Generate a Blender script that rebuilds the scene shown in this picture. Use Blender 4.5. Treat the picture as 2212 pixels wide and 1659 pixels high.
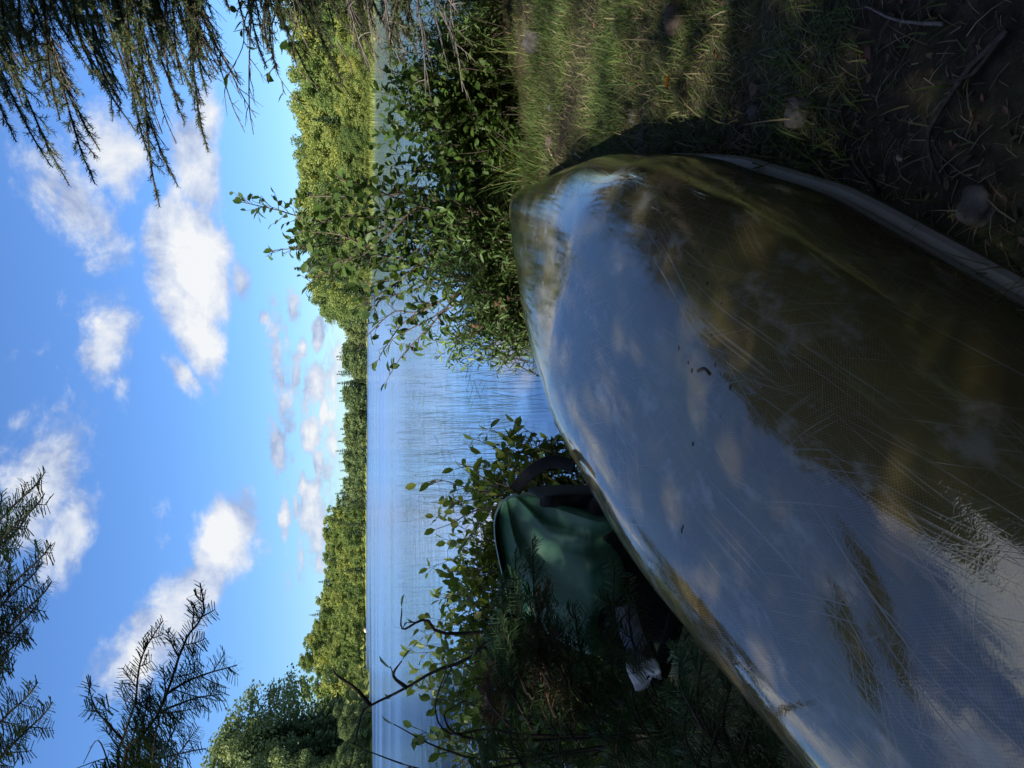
import bpy, math, random
import numpy as np
from math import radians, pi, sin, cos, tan, atan, atan2, sqrt

# ------------------------------------------------------------------ clear
for o in list(bpy.data.objects):
    bpy.data.objects.remove(o)
scene = bpy.context.scene
COL = scene.collection
rng = np.random.default_rng(11)

# ------------------------------------------------------------------ camera
H = 0.9947                      # eye height over the ground (kneeling beside the canoe)
TH = atan((1106 - 785) / 1660.0)   # camera looks slightly down
FW = np.array([0, cos(TH), -sin(TH)])
DN = np.array([0, -sin(TH), -cos(TH)])
RT = np.array([1.0, 0, 0])
C0 = np.array([0, 0, H])
cam_d = bpy.data.cameras.new('camera')
cam = bpy.data.objects.new('camera', cam_d)
COL.objects.link(cam)
from mathutils import Matrix, Vector
cam.matrix_world = Matrix(((DN[0], RT[0], -FW[0], 0), (DN[1], RT[1], -FW[1], 0), (DN[2], RT[2], -FW[2], H), (0, 0, 0, 1)))
cam_d.sensor_width = 36
cam_d.lens = 27.02
cam_d.clip_start = 0.02
cam_d.clip_end = 6000
scene.camera = cam
scene.render.resolution_x = 1024
scene.render.resolution_y = 768

def W(u, v, d):
    """point at forward distance d seen in the upright direction (u, v)"""
    return C0 + d * (FW + (u - 829.5) / 1660.0 * RT + (v - 1106) / 1660.0 * DN)
def G(u, v, z=0.0):
    """ground point at height z in the upright direction (u, v)"""
    r = FW + (u - 829.5) / 1660.0 * RT + (v - 1106) / 1660.0 * DN
    return C0 + r * ((z - H) / r[2])
def azel(u, v):
    r = FW + (u - 829.5) / 1660.0 * RT + (v - 1106) / 1660.0 * DN
    r = r / np.linalg.norm(r)
    return math.atan2(r[0], r[1]), math.asin(r[2])

# ------------------------------------------------------------------ light
SUN_AZ, SUN_EL = radians(222), radians(40)      # behind the viewer, to the left
EXPOSURE = 1.0
SKY_STRENGTH = 0.095
scene.view_settings.view_transform = 'Standard'
scene.view_settings.look = 'None'
scene.view_settings.gamma = 1
scene.view_settings.use_curve_mapping = False
scene.view_settings.exposure = EXPOSURE

def nd(nt, typ, inputs=None, **props):
    n = nt.nodes.new(typ)
    for k, v in props.items():
        setattr(n, k, v)
    if inputs:
        for k, v in inputs.items():
            s = n.inputs[k]
            if isinstance(v, bpy.types.NodeSocket):
                nt.links.new(v, s)
            else:
                s.default_value = v
    return n
def mth(nt, op, a, b=None, c=None, clamp=False):
    n = nt.nodes.new('ShaderNodeMath'); n.operation = op; n.use_clamp = clamp
    for i, v in enumerate((a, b, c)):
        if v is None: continue
        if isinstance(v, bpy.types.NodeSocket): nt.links.new(v, n.inputs[i])
        else: n.inputs[i].default_value = v
    return n.outputs[0]
def smooth(nt, x, lo, hi, a=0.0, b=1.0):
    n = nt.nodes.new('ShaderNodeMapRange'); n.interpolation_type = 'SMOOTHSTEP'
    nt.links.new(x, n.inputs[0])
    n.inputs[1].default_value = lo; n.inputs[2].default_value = hi
    n.inputs[3].default_value = a; n.inputs[4].default_value = b
    return n.outputs[0]
def mixc(nt, f, a, b, blend='MIX'):
    n = nt.nodes.new('ShaderNodeMix'); n.data_type = 'RGBA'; n.blend_type = blend
    for i, v in ((0, f), (6, a), (7, b)):
        if isinstance(v, bpy.types.NodeSocket): nt.links.new(v, n.inputs[i])
        else: n.inputs[i].default_value = v if i == 0 else (*v[:3], 1)
    return n.outputs[2]
def noise(nt, vec, scale, detail=3, rough=0.55, dist=0.0):
    n = nd(nt, 'ShaderNodeTexNoise', {'Scale': scale, 'Detail': detail, 'Roughness': rough, 'Distortion': dist})
    if vec is not None: nt.links.new(vec, n.inputs['Vector'])
    return n.outputs['Fac']
def ramp(nt, f, stops):
    n = nt.nodes.new('ShaderNodeValToRGB')
    nt.links.new(f, n.inputs[0])
    el = n.color_ramp.elements
    while len(el) < len(stops): el.new(0.5)
    for e, (p, c) in zip(el, stops):
        e.position = p; e.color = (*c, 1)
    return n.outputs[0]
def mapping(nt, vec, scale=(1, 1, 1), rot=(0, 0, 0), loc=(0, 0, 0), typ='POINT'):
    n = nd(nt, 'ShaderNodeMapping', {'Location': loc, 'Rotation': rot, 'Scale': scale}, vector_type=typ)
    nt.links.new(vec, n.inputs['Vector'])
    return n.outputs[0]

world = bpy.data.worlds.new('World')
scene.world = world
world.use_nodes = True
wt = world.node_tree
wt.nodes.clear()
sky = nd(wt, 'ShaderNodeTexSky', sky_type='NISHITA', sun_disc=False, sun_elevation=SUN_EL, sun_rotation=SUN_AZ, air_density=1.0, dust_density=0.0, ozone_density=3.0)
hsv = nd(wt, 'ShaderNodeHueSaturation', {'Hue': 0.508, 'Saturation': 1.12, 'Value': 1.0, 'Color': sky.outputs[0]})
tc = nd(wt, 'ShaderNodeTexCoord')
sep = nd(wt, 'ShaderNodeSeparateXYZ', {0: tc.outputs['Generated']})
AZ = mth(wt, 'ARCTAN2', sep.outputs[0], sep.outputs[1])
EL = mth(wt, 'ARCSINE', sep.outputs[2])
ae = nd(wt, 'ShaderNodeCombineXYZ', {0: AZ, 1: EL}).outputs[0]
dirv = tc.outputs['Generated']
n1 = noise(wt, dirv, 9, 7, 0.6, 0.35)
n2 = noise(wt, mapping(wt, dirv, (1, 1, 1.7)), 34, 5, 0.62, 0.2)
n1s = noise(wt, mapping(wt, dirv, loc=(-0.012, 0, 0.028)), 9, 5, 0.6, 0.35)
nn = mth(wt, 'ADD', mth(wt, 'MULTIPLY', mth(wt, 'SUBTRACT', n1, 0.5), 1.5), mth(wt, 'MULTIPLY', mth(wt, 'SUBTRACT', n2, 0.5), 0.75))
#        u     v   ru   rv  rot  strength
clouds = [
 (1235, 150, 225, 95, -32, 0.46), (1330, 240, 140, 90, -20, 0.48), (1150, 240, 80, 45, -15, 0.25),
 (1095, 405, 185, 100, 0, 1.0), (1130, 380, 130, 75, 0, 1.0), (935, 425, 130, 55, -18, 0.8), (850, 395, 70, 34, -35, 0.5),
 (930, 235, 125, 70, 14, 0.48), (830, 262, 70, 26, 0, 0.22), (905, 55, 90, 50, 30, 0.16),
 (620, 100, 210, 120, 20, 0.65), (520, 150, 160, 70, 10, 0.6), (740, 40, 110, 50, 30, 0.3),
 (470, 475, 165, 75, 22, 0.72), (340, 380, 250, 95, 44, 0.75), (250, 300, 150, 75, 40, 0.6), (480, 350, 60, 34, 0, 0.2),
 (1290, 430, 150, 62, -5, 0.8), (1400, 445, 130, 40, 0, 0.55), (1052, 520, 56, 26, -12, 0.4),
 (930, 592, 130, 26, -4, 0.4), (800, 612, 190, 32, 0, 0.4), (690, 602, 72, 26, 0, 0.7), (975, 572, 24, 16, 0, 0.6),
 (1000, 634, 44, 20, 0, 0.7), (830, 683, 52, 26, 0, 1.0), (722, 672, 46, 28, 0, 1.0), (800, 662, 90, 18, 0, 0.4),
 (935, 688, 46, 17, 0, 0.8), (560, 672, 85, 28, 0, 0.9), (500, 690, 90, 22, 0, 0.7), (540, 616, 52, 17, 0, 0.75),
 (460, 690, 60, 18, 0, 0.5), (405, 620, 60, 14, 0, 0.2), (345, 700, 46, 14, 0, 0.7), (880, 730, 55, 13, 0, 0.8),
 (985, 715, 40, 13, 0, 0.7), (690, 722, 60, 12, 0, 0.7), (110, 620, 60, 16, -20, 0.25), (450, 650, 70, 14, 0, 0.3),
 (610, 655, 40, 14, 0, 0.8), (850, 640, 60, 16, 0, 0.6), (770, 700, 40, 14, 0, 0.9), (910, 655, 30, 14, 0, 0.7), (660, 690, 40, 16, 0, 0.8), (960, 690, 30, 12, 0, 0.8), (830, 720, 60, 10, 0, 0.8), (560, 640, 34, 12, 0, 0.6),
 (1180, 700, 200, 30, 0, 0.35), (760, 715, 280, 28, 0, 0.36), (640, 700, 160, 20, 0, 0.34),
]
F = F2 = None
for (u, v, ru, rv, rot, A) in clouds:
    a, e = azel(u, v)
    a2, _ = azel(u + 10, v); _, e2 = azel(u, v - 10)
    sx = (a2 - a) / 10; sy = (e2 - e) / 10
    m = mapping(wt, ae, (ru * sx * 1.12, rv * sy * 1.12, 1), (0, 0, -radians(rot)), (a, e, 0), 'TEXTURE')
    ln = nd(wt, 'ShaderNodeVectorMath', {0: m}, operation='LENGTH').outputs['Value']
    f = mth(wt, 'MULTIPLY_ADD', ln, -A, A)
    if v < 535: F = f if F is None else mth(wt, 'MAXIMUM', F, f)
    else: F2 = f if F2 is None else mth(wt, 'MAXIMUM', F2, f)
# everywhere else the same fair-weather clouds, scattered on a flat layer
den = mth(wt, 'ADD', mth(wt, 'MAXIMUM', sep.outputs[2], 0.0), 0.12)
pl = nd(wt, 'ShaderNodeCombineXYZ', {0: mth(wt, 'DIVIDE', sep.outputs[0], den), 1: mth(wt, 'DIVIDE', sep.outputs[1], den), 2: 9.2}).outputs[0]
gn = noise(wt, pl, 1.15, 3, 0.5)
gf = mth(wt, 'MULTIPLY', mth(wt, 'SUBTRACT', gn, 0.45), 3.4)
inaz = smooth(wt, mth(wt, 'ABSOLUTE', AZ), 0.42, 0.62)
inel = smooth(wt, EL, 0.42, 0.56)
outside = mth(wt, 'MAXIMUM', inaz, inel)
Fo = mth(wt, 'MULTIPLY_ADD', mth(wt, 'ADD', gf, 1.0), outside, -1.0)
F = mth(wt, 'MAXIMUM', mth(wt, 'MAXIMUM', F, -0.8), Fo)
n3 = noise(wt, mapping(wt, dirv, (1, 1, 2.4)), 46, 5, 0.6, 0.2)
dens1 = mth(wt, 'ADD', F, mth(wt, 'MULTIPLY', nn, 0.66))
dens2 = mth(wt, 'ADD', F2, mth(wt, 'MULTIPLY', mth(wt, 'SUBTRACT', n3, 0.5), 1.1))
dens = mth(wt, 'MAXIMUM', dens1, dens2)
mask = smooth(wt, dens, 0.06, 0.42)
lit = mth(wt, 'ADD', mth(wt, 'MULTIPLY', mth(wt, 'SUBTRACT', n1s, n1), -2.6), mth(wt, 'MULTIPLY_ADD', dens, 0.80, 0.10), clamp=True)
ccol = ramp(wt, lit, [(0.0, (0.40, 0.49, 0.72)), (0.40, (0.68, 0.76, 0.92)), (0.8, (0.98, 0.99, 1.0))])
csc = nd(wt, 'ShaderNodeVectorMath', {0: ccol, 'Scale': 5.0}, operation='SCALE').outputs[0]
alpha = mth(wt, 'MULTIPLY', mask, smooth(wt, EL, 0.005, 0.05, 0.35, 0.96))
tint = ramp(wt, mth(wt, 'MAXIMUM', EL, 0.0), [(0.0, (0.40, 0.54, 0.74)), (0.06, (0.44, 0.60, 0.80)), (0.18, (0.54, 0.72, 0.92)), (0.5, (0.76, 0.90, 1.0))])
skyc = mixc(wt, 1.0, hsv.outputs[0], tint, 'MULTIPLY')
final = mixc(wt, alpha, skyc, csc)
bg = nd(wt, 'ShaderNodeBackground', {'Color': final, 'Strength': SKY_STRENGTH})
wo = nd(wt, 'ShaderNodeOutputWorld', {0: bg.outputs[0]})
try:
    world.cycles.sampling_method = 'MANUAL'; world.cycles.sample_map_resolution = 1024
except Exception: pass

sun_d = bpy.data.lights.new('sun', 'SUN')
sun_d.energy = 4.8
sun_d.angle = radians(0.5)
sun_d.color = (1.0, 0.94, 0.83)
sun = bpy.data.objects.new('sun', sun_d)
COL.objects.link(sun)
sd = Vector((sin(SUN_AZ) * cos(SUN_EL), cos(SUN_AZ) * cos(SUN_EL), sin(SUN_EL)))
sun.rotation_euler = sd.to_track_quat('Z', 'Y').to_euler()
sun.location = (-8, -10, 30)

# ------------------------------------------------------------------ geometry helpers
class Geo:
    """collects vertices and faces of one mesh"""
    def __init__(self):
        self.v = []; self.q = []; self.t = []; self.qm = []; self.tm = []; self.r = []; self.n = 0
    def add(self, V, Q=None, T=None, mat=0, rnd=0.5):
        V = np.asarray(V, float)
        self.v.append(V)
        self.r.append(np.broadcast_to(np.asarray(rnd, float), (len(V),)))
        if Q is not None and len(Q):
            self.q.append(np.asarray(Q, int) + self.n); self.qm.append(np.full(len(Q), mat))
        if T is not None and len(T):
            self.t.append(np.asarray(T, int) + self.n); self.tm.append(np.full(len(T), mat))
        self.n += len(V)
    def inst(self, TV, TQ, TT, M, P, mat=0, rnd=None):
        """many copies of a template: M (N,3,3) columns are the axes, P (N,3)"""
        N = len(P)
        if N == 0: return
        k = len(TV)
        V = np.einsum('nij,kj->nki', M, TV) + P[:, None, :]
        off = (np.arange(N) * k)[:, None, None]
        Q = (np.asarray(TQ)[None] + off).reshape(-1, 4) if TQ is not None and len(TQ) else None
        T = (np.asarray(TT)[None] + off).reshape(-1, 3) if TT is not None and len(TT) else None
        r = rng.random(N) if rnd is None else np.asarray(rnd)
        self.add(V.reshape(-1, 3), Q, T, mat, np.repeat(r, k))
    def tube(self, pts, rad, sides=5, mat=0, rnd=0.5, cap=True):
        pts = np.asarray(pts, float); k = len(pts)
        rad = np.broadcast_to(np.asarray(rad, float), (k,))
        tg = np.gradient(pts, axis=0); tg /= np.linalg.norm(tg, axis=1, keepdims=True) + 1e-9
        ref = np.array([0.31, 0.17, 0.93]) if abs(tg[0] @ np.array([0.31, 0.17, 0.93])) < 0.9 else np.array([0.9, 0.2, 0.1])
        a = np.cross(tg, ref); a /= np.linalg.norm(a, axis=1, keepdims=True) + 1e-9
        b = np.cross(tg, a)
        an = np.arange(sides) * 2 * pi / sides
        V = pts[:, None] + rad[:, None, None] * (np.cos(an)[None, :, None] * a[:, None] + np.sin(an)[None, :, None] * b[:, None])
        V = V.reshape(-1, 3)
        i = np.arange(k - 1)[:, None] * sides; j = np.arange(sides)[None]; j2 = (j + 1) % sides
        Q = np.stack([i + j, i + j2, i + sides + j2, i + sides + j], -1).reshape(-1, 4)
        T = []
        if cap:
            V = np.vstack([V, pts[0], pts[-1]])
            c0, c1 = k * sides, k * sides + 1
            T = [(c0, (m + 1) % sides, m) for m in range(sides)] + [(c1, (k - 1) * sides + m, (k - 1) * sides + (m + 1) % sides) for m in range(sides)]
        self.add(V, Q, T, mat, rnd)
    def ribbon(self, pts, wid, thick, mat=0):
        """flat strap: pts (k,3), wid (k,3) half-width vectors"""
        pts = np.asarray(pts, float); wid = np.asarray(wid, float)
        tg = np.gradient(pts, axis=0)
        nrm = np.cross(tg, wid); nrm /= np.linalg.norm(nrm, axis=1, keepdims=True) + 1e-9
        h = nrm * thick / 2
        prof = [wid * .86 + h, wid - h * 0, wid * .86 - h, -wid * .86 - h, -wid, -wid * .86 + h]
        V = np.stack([pts + p for p in prof], 1).reshape(-1, 3)
        k = len(pts); s = 6
        i = np.arange(k - 1)[:, None] * s; j = np.arange(s)[None]; j2 = (j + 1) % s
        Q = np.stack([i + j, i + j2, i + s + j2, i + s + j], -1).reshape(-1, 4)
        self.add(V, np.vstack([Q, [[0, 1, 2, 3], [0, 3, 4, 5]], (k - 1) * s + np.array([[3, 2, 1, 0], [5, 4, 3, 0]])]), None, mat)
    def mesh(self, name, mats, smooth=False):
        me = bpy.data.meshes.new(name)
        V = np.vstack(self.v) if self.v else np.zeros((0, 3))
        me.vertices.add(len(V)); me.vertices.foreach_set('co', V.astype(np.float32).ravel())
        Q = np.vstack(self.q) if self.q else np.zeros((0, 4), int)
        T = np.vstack(self.t) if self.t else np.zeros((0, 3), int)
        L = np.concatenate([Q.ravel(), T.ravel()]).astype(np.int32)
        me.loops.add(len(L)); me.loops.foreach_set('vertex_index', L)
        st = np.concatenate([np.arange(len(Q)) * 4, len(Q) * 4 + np.arange(len(T)) * 3]).astype(np.int32)
        me.polygons.add(len(st)); me.polygons.foreach_set('loop_start', st)
        mi = np.concatenate(self.qm + self.tm) if (self.qm or self.tm) else np.zeros(0)
        for m in mats: me.materials.append(m)
        me.polygons.foreach_set('material_index', mi.astype(np.int32))
        me.polygons.foreach_set('use_smooth', np.full(len(st), smooth, dtype=bool))
        at = me.attributes.new('rnd', 'FLOAT', 'POINT')
        at.data.foreach_set('value', np.concatenate(self.r).astype(np.float32) if self.r else np.zeros(0, np.float32))
        me.update(calc_edges=True)
        return me

def link(name, data, parent=None, loc=None):
    o = bpy.data.objects.new(name, data)
    COL.objects.link(o)
    if parent is not None: o.parent = parent
    if loc is not None: o.location = loc
    return o
def tag(o, label=None, cat=None, group=None, kind=None):
    if label: o['label'] = label
    if cat: o['category'] = cat
    if group: o['group'] = group
    if kind: o['kind'] = kind
    return o
def unit(a):
    a = np.asarray(a, float)
    return a / (np.linalg.norm(a, axis=-1, keepdims=True) + 1e-12)
def frames(d, up=None, roll=None):
    """(N,3,3) matrices whose first column runs along d"""
    d = unit(d); N = len(d)
    if up is None: up = np.tile([0, 0, 1.0], (N, 1))
    s = np.cross(up, d); bad = np.linalg.norm(s, axis=1) < 1e-4
    s[bad] = [1, 0, 0]; s = unit(s)
    n = np.cross(d, s)
    if roll is not None:
        c, q = np.cos(roll)[:, None], np.sin(roll)[:, None]
        s, n = s * c + n * q, n * c - s * q
    return np.stack([d, s, n], -1)
def spline(ctrl, n):
    """Catmull-Rom through the control points"""
    P = np.asarray(ctrl, float)
    if len(P) == 2: return P[0] + (P[1] - P[0]) * np.linspace(0, 1, n)[:, None]
    P = np.vstack([2 * P[0] - P[1], P, 2 * P[-1] - P[-2]])
    t = np.linspace(0, len(P) - 3 - 1e-6, n); i = t.astype(int); f = (t - i)[:, None]
    a, b, c, d = P[i], P[i + 1], P[i + 2], P[i + 3]
    return 0.5 * (2 * b + (c - a) * f + (2 * a - 5 * b + 4 * c - d) * f ** 2 + (3 * b - a - 3 * c + d) * f ** 3)
def vnoise(p, seed=0, f=1.0):
    """cheap smooth pseudo noise of points"""
    r = np.random.default_rng(seed); o = np.zeros(len(p))
    for k in range(5):
        a = r.normal(size=p.shape[1]) * f * (1 + 0.6 * k); o += np.sin(p @ a + r.random() * 6.28) / (1 + .5 * k)
    return o / 2.2

# ------------------------------------------------------------------ materials
def new_mat(name):
    m = bpy.data.materials.new(name); m.use_nodes = True
    nt = m.node_tree; nt.nodes.clear()
    out = nd(nt, 'ShaderNodeOutputMaterial')
    return m, nt, out
def leaf_mat(name, stops, rough=0.55, trans=0.35, objvar=0.0, spec=0.35, noise_scale=0):
    m, nt, out = new_mat(name)
    at = nd(nt, 'ShaderNodeAttribute', attribute_name='rnd').outputs['Fac']
    if objvar:
        oi = nd(nt, 'ShaderNodeObjectInfo').outputs['Random']
        at = mth(nt, 'ADD', mth(nt, 'MULTIPLY', at, 1 - objvar), mth(nt, 'MULTIPLY', oi, objvar))
    c = ramp(nt, at, stops)
    p = nd(nt, 'ShaderNodeBsdfPrincipled', {'Base Color': c, 'Roughness': rough, 'Specular IOR Level': spec})
    t = nd(nt, 'ShaderNodeBsdfTranslucent', {'Color': mixc(nt, 0.35, c, (0.20, 0.24, 0.02))})
    mx = nd(nt, 'ShaderNodeMixShader', {0: trans, 1: p.outputs[0], 2: t.outputs[0]})
    nt.links.new(mx.outputs[0], out.inputs[0])
    return m
def rough_mat(name, stops, scale=20, rough=0.85, bump=0.3, stretch=(1, 1, 1), spec=0.3):
    m, nt, out = new_mat(name)
    tcn = nd(nt, 'ShaderNodeTexCoord').outputs['Object']
    v = mapping(nt, tcn, stretch)
    n = noise(nt, v, scale, 6, 0.65)
    c = ramp(nt, n, stops)
    b = nd(nt, 'ShaderNodeBump', {'Strength': bump, 'Distance': 0.01, 'Height': n})
    p = nd(nt, 'ShaderNodeBsdfPrincipled', {'Base Color': c, 'Roughness': rough, 'Normal': b.outputs[0], 'Specular IOR Level': spec})
    nt.links.new(p.outputs[0], out.inputs[0])
    return m

M_bark = rough_mat('grey_bark', [(0.3, (0.035, 0.028, 0.022)), (0.7, (0.13, 0.11, 0.09))], 60, 0.9, 0.5)
M_twig = rough_mat('dark_twig', [(0.3, (0.03, 0.024, 0.018)), (0.7, (0.10, 0.08, 0.06))], 80, 0.85, 0.2)
M_dead = rough_mat('dead_twig', [(0.3, (0.12, 0.10, 0.09)), (0.7, (0.30, 0.27, 0.24))], 80, 0.9, 0.2)
M_stem = rough_mat('alder_bark', [(0.3, (0.06, 0.045, 0.035)), (0.7, (0.18, 0.14, 0.11))], 70, 0.8, 0.2)
M_needle = leaf_mat('spruce_needles', [(0.0, (0.055, 0.10, 0.042)), (0.6, (0.10, 0.16, 0.065)), (0.9, (0.17, 0.18, 0.06)), (1.0, (0.24, 0.15, 0.07))], 0.5, 0.25)
M_fir = leaf_mat('fir_needles', [(0.0, (0.05, 0.11, 0.048)), (0.7, (0.095, 0.18, 0.08)), (1.0, (0.15, 0.22, 0.12))], 0.45, 0.12)
M_firdead = leaf_mat('brown_fir_needles', [(0.0, (0.11, 0.07, 0.05)), (1.0, (0.24, 0.155, 0.11))], 0.7, 0.1)
M_alder = leaf_mat('alder_leaves', [(0.0, (0.05, 0.105, 0.024)), (0.6, (0.09, 0.16, 0.035)), (1.0, (0.16, 0.22, 0.06))], 0.45, 0.38, 0.5, 0.3)
M_willow = leaf_mat('willow_leaves', [(0.0, (0.065, 0.13, 0.035)), (0.6, (0.125, 0.215, 0.058)), (1.0, (0.23, 0.30, 0.10))], 0.45, 0.35, 0.4, 0.45)
M_yalder = leaf_mat('yellowing_leaves', [(0.0, (0.075, 0.14, 0.025)), (0.6, (0.14, 0.21, 0.035)), (1.0, (0.26, 0.27, 0.05))], 0.42, 0.5, 0.5, 0.45)
M_deadleaf = leaf_mat('dead_leaves', [(0.0, (0.16, 0.07, 0.04)), (1.0, (0.30, 0.16, 0.10))], 0.7, 0.2)
M_far_broad = leaf_mat('shore_broadleaf', [(0.0, (0.055, 0.11, 0.03)), (0.35, (0.15, 0.21, 0.05)), (0.75, (0.26, 0.31, 0.075)), (1.0, (0.42, 0.38, 0.07))], 0.6, 0.4, 0.6)
M_mid_broad = leaf_mat('mid_shore_broadleaf', [(0.0, (0.07, 0.12, 0.04)), (0.5, (0.15, 0.205, 0.07)), (1.0, (0.27, 0.30, 0.10))], 0.6, 0.35, 0.5)
M_far_spruce = leaf_mat('shore_spruce', [(0.0, (0.03, 0.058, 0.026)), (0.6, (0.065, 0.105, 0.04)), (1.0, (0.12, 0.155, 0.055))], 0.6, 0.15, 0.4)
M_forest = leaf_mat('forest_needles', [(0.0, (0.012, 0.025, 0.011)), (1.0, (0.035, 0.055, 0.022))], 0.6, 0.05)

def grass_mat(name, stops):
    return leaf_mat(name, stops, 0.55, 0.3)
M_grass = grass_mat('grass_blades', [(0.0, (0.07, 0.12, 0.03)), (0.45, (0.14, 0.19, 0.05)), (0.6, (0.24, 0.22, 0.09)), (0.8, (0.38, 0.31, 0.18)), (1.0, (0.48, 0.40, 0.27))])
M_straw = grass_mat('straw', [(0.0, (0.08, 0.06, 0.04)), (0.6, (0.20, 0.155, 0.10)), (1.0, (0.40, 0.33, 0.23))])
M_sedge = grass_mat('sedge_blades', [(0.0, (0.06, 0.12, 0.03)), (0.6, (0.13, 0.20, 0.05)), (0.85, (0.24, 0.26, 0.08)), (1.0, (0.38, 0.32, 0.17))])
M_reed = grass_mat('reed_stems', [(0.0, (0.05, 0.09, 0.03)), (0.7, (0.10, 0.14, 0.06)), (1.0, (0.22, 0.19, 0.10))])

def ground_mat():
    m, nt, out = new_mat('forest_floor')
    co = nd(nt, 'ShaderNodeTexCoord').outputs['Object']
    n = noise(nt, co, 1.3, 6, 0.6); n2 = noise(nt, co, 26, 6, 0.7); n3 = noise(nt, mapping(nt, co, (60, 9, 1)), 1.0, 5, 0.7)
    c1 = ramp(nt, n2, [(0.25, (0.022, 0.017, 0.014)), (0.5, (0.055, 0.043, 0.033)), (0.75, (0.13, 0.10, 0.075))])
    c2 = ramp(nt, n3, [(0.3, (0.045, 0.055, 0.02)), (0.7, (0.15, 0.14, 0.065))])
    c = mixc(nt, smooth(nt, n, 0.42, 0.62), c1, c2)
    dist = nd(nt, 'ShaderNodeVectorMath', {0: co}, operation='LENGTH').outputs['Value']
    meadow = ramp(nt, noise(nt, co, 0.15, 4, 0.6), [(0.3, (0.13, 0.17, 0.035)), (0.7, (0.28, 0.29, 0.07))])
    c = mixc(nt, smooth(nt, dist, 30, 60), c, meadow)
    hh = mth(nt, 'ADD', mth(nt, 'MULTIPLY', n2, 0.03), mth(nt, 'MULTIPLY', n3, 0.01))
    b = nd(nt, 'ShaderNodeBump', {'Strength': 0.9, 'Distance': 1.0, 'Height': hh})
    p = nd(nt, 'ShaderNodeBsdfPrincipled', {'Base Color': c, 'Roughness': 0.95, 'Normal': b.outputs[0], 'Specular IOR Level': 0.15})
    nt.links.new(p.outputs[0], out.inputs[0])
    return m
M_ground = ground_mat()

def water_mat():
    m, nt, out = new_mat('lake_surface')
    co = nd(nt, 'ShaderNodeTexCoord').outputs['Object']
    sp = nd(nt, 'ShaderNodeSeparateXYZ', {0: co})
    dist = nd(nt, 'ShaderNodeVectorMath', {0: co}, operation='LENGTH').outputs['Value']
    w1 = noise(nt, mapping(nt, co, (1.0, 2.2, 1)), 3.2, 4, 0.65, 0.4)
    w2 = noise(nt, mapping(nt, co, (0.5, 1.6, 1)), 0.55, 3, 0.55, 0.4)
    streak = noise(nt, mapping(nt, co, (0.008, 0.05, 1)), 1.0, 3, 0.6)
    amp = mth(nt, 'MULTIPLY', smooth(nt, dist, 7.0, 30.0, 0.03, 1.0), smooth(nt, mth(nt, 'ARCTAN2', sp.outputs[0], sp.outputs[1]), 0.06, 0.16, 1.0, 0.5))
    hgt = mth(nt, 'MULTIPLY', mth(nt, 'ADD', mth(nt, 'MULTIPLY', w1, 0.020), mth(nt, 'MULTIPLY', w2, 0.05)), mth(nt, 'MULTIPLY', amp, mth(nt, 'ADD', 0.4, mth(nt, 'MULTIPLY', streak, 1.2))))
    b = nd(nt, 'ShaderNodeBump', {'Strength': 0.7, 'Distance': 1.0, 'Height': hgt})
    p = nd(nt, 'ShaderNodeBsdfPrincipled', {'Base Color': (0.075, 0.165, 0.36, 1), 'Roughness': mth(nt, 'MULTIPLY', smooth(nt, dist, 8.0, 60.0, 0.03, 0.26), mth(nt, 'MULTIPLY', smooth(nt, mth(nt, 'ARCTAN2', sp.outputs[0], sp.outputs[1]), 0.06, 0.16, 1.0, 0.30), smooth(nt, streak, 0.38, 0.62, 0.55, 1.1))), 'IOR': 2.0, 'Normal': b.outputs[0], 'Specular IOR Level': 0.5})
    nt.links.new(p.outputs[0], out.inputs[0])
    return m
M_water = water_mat()

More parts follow.
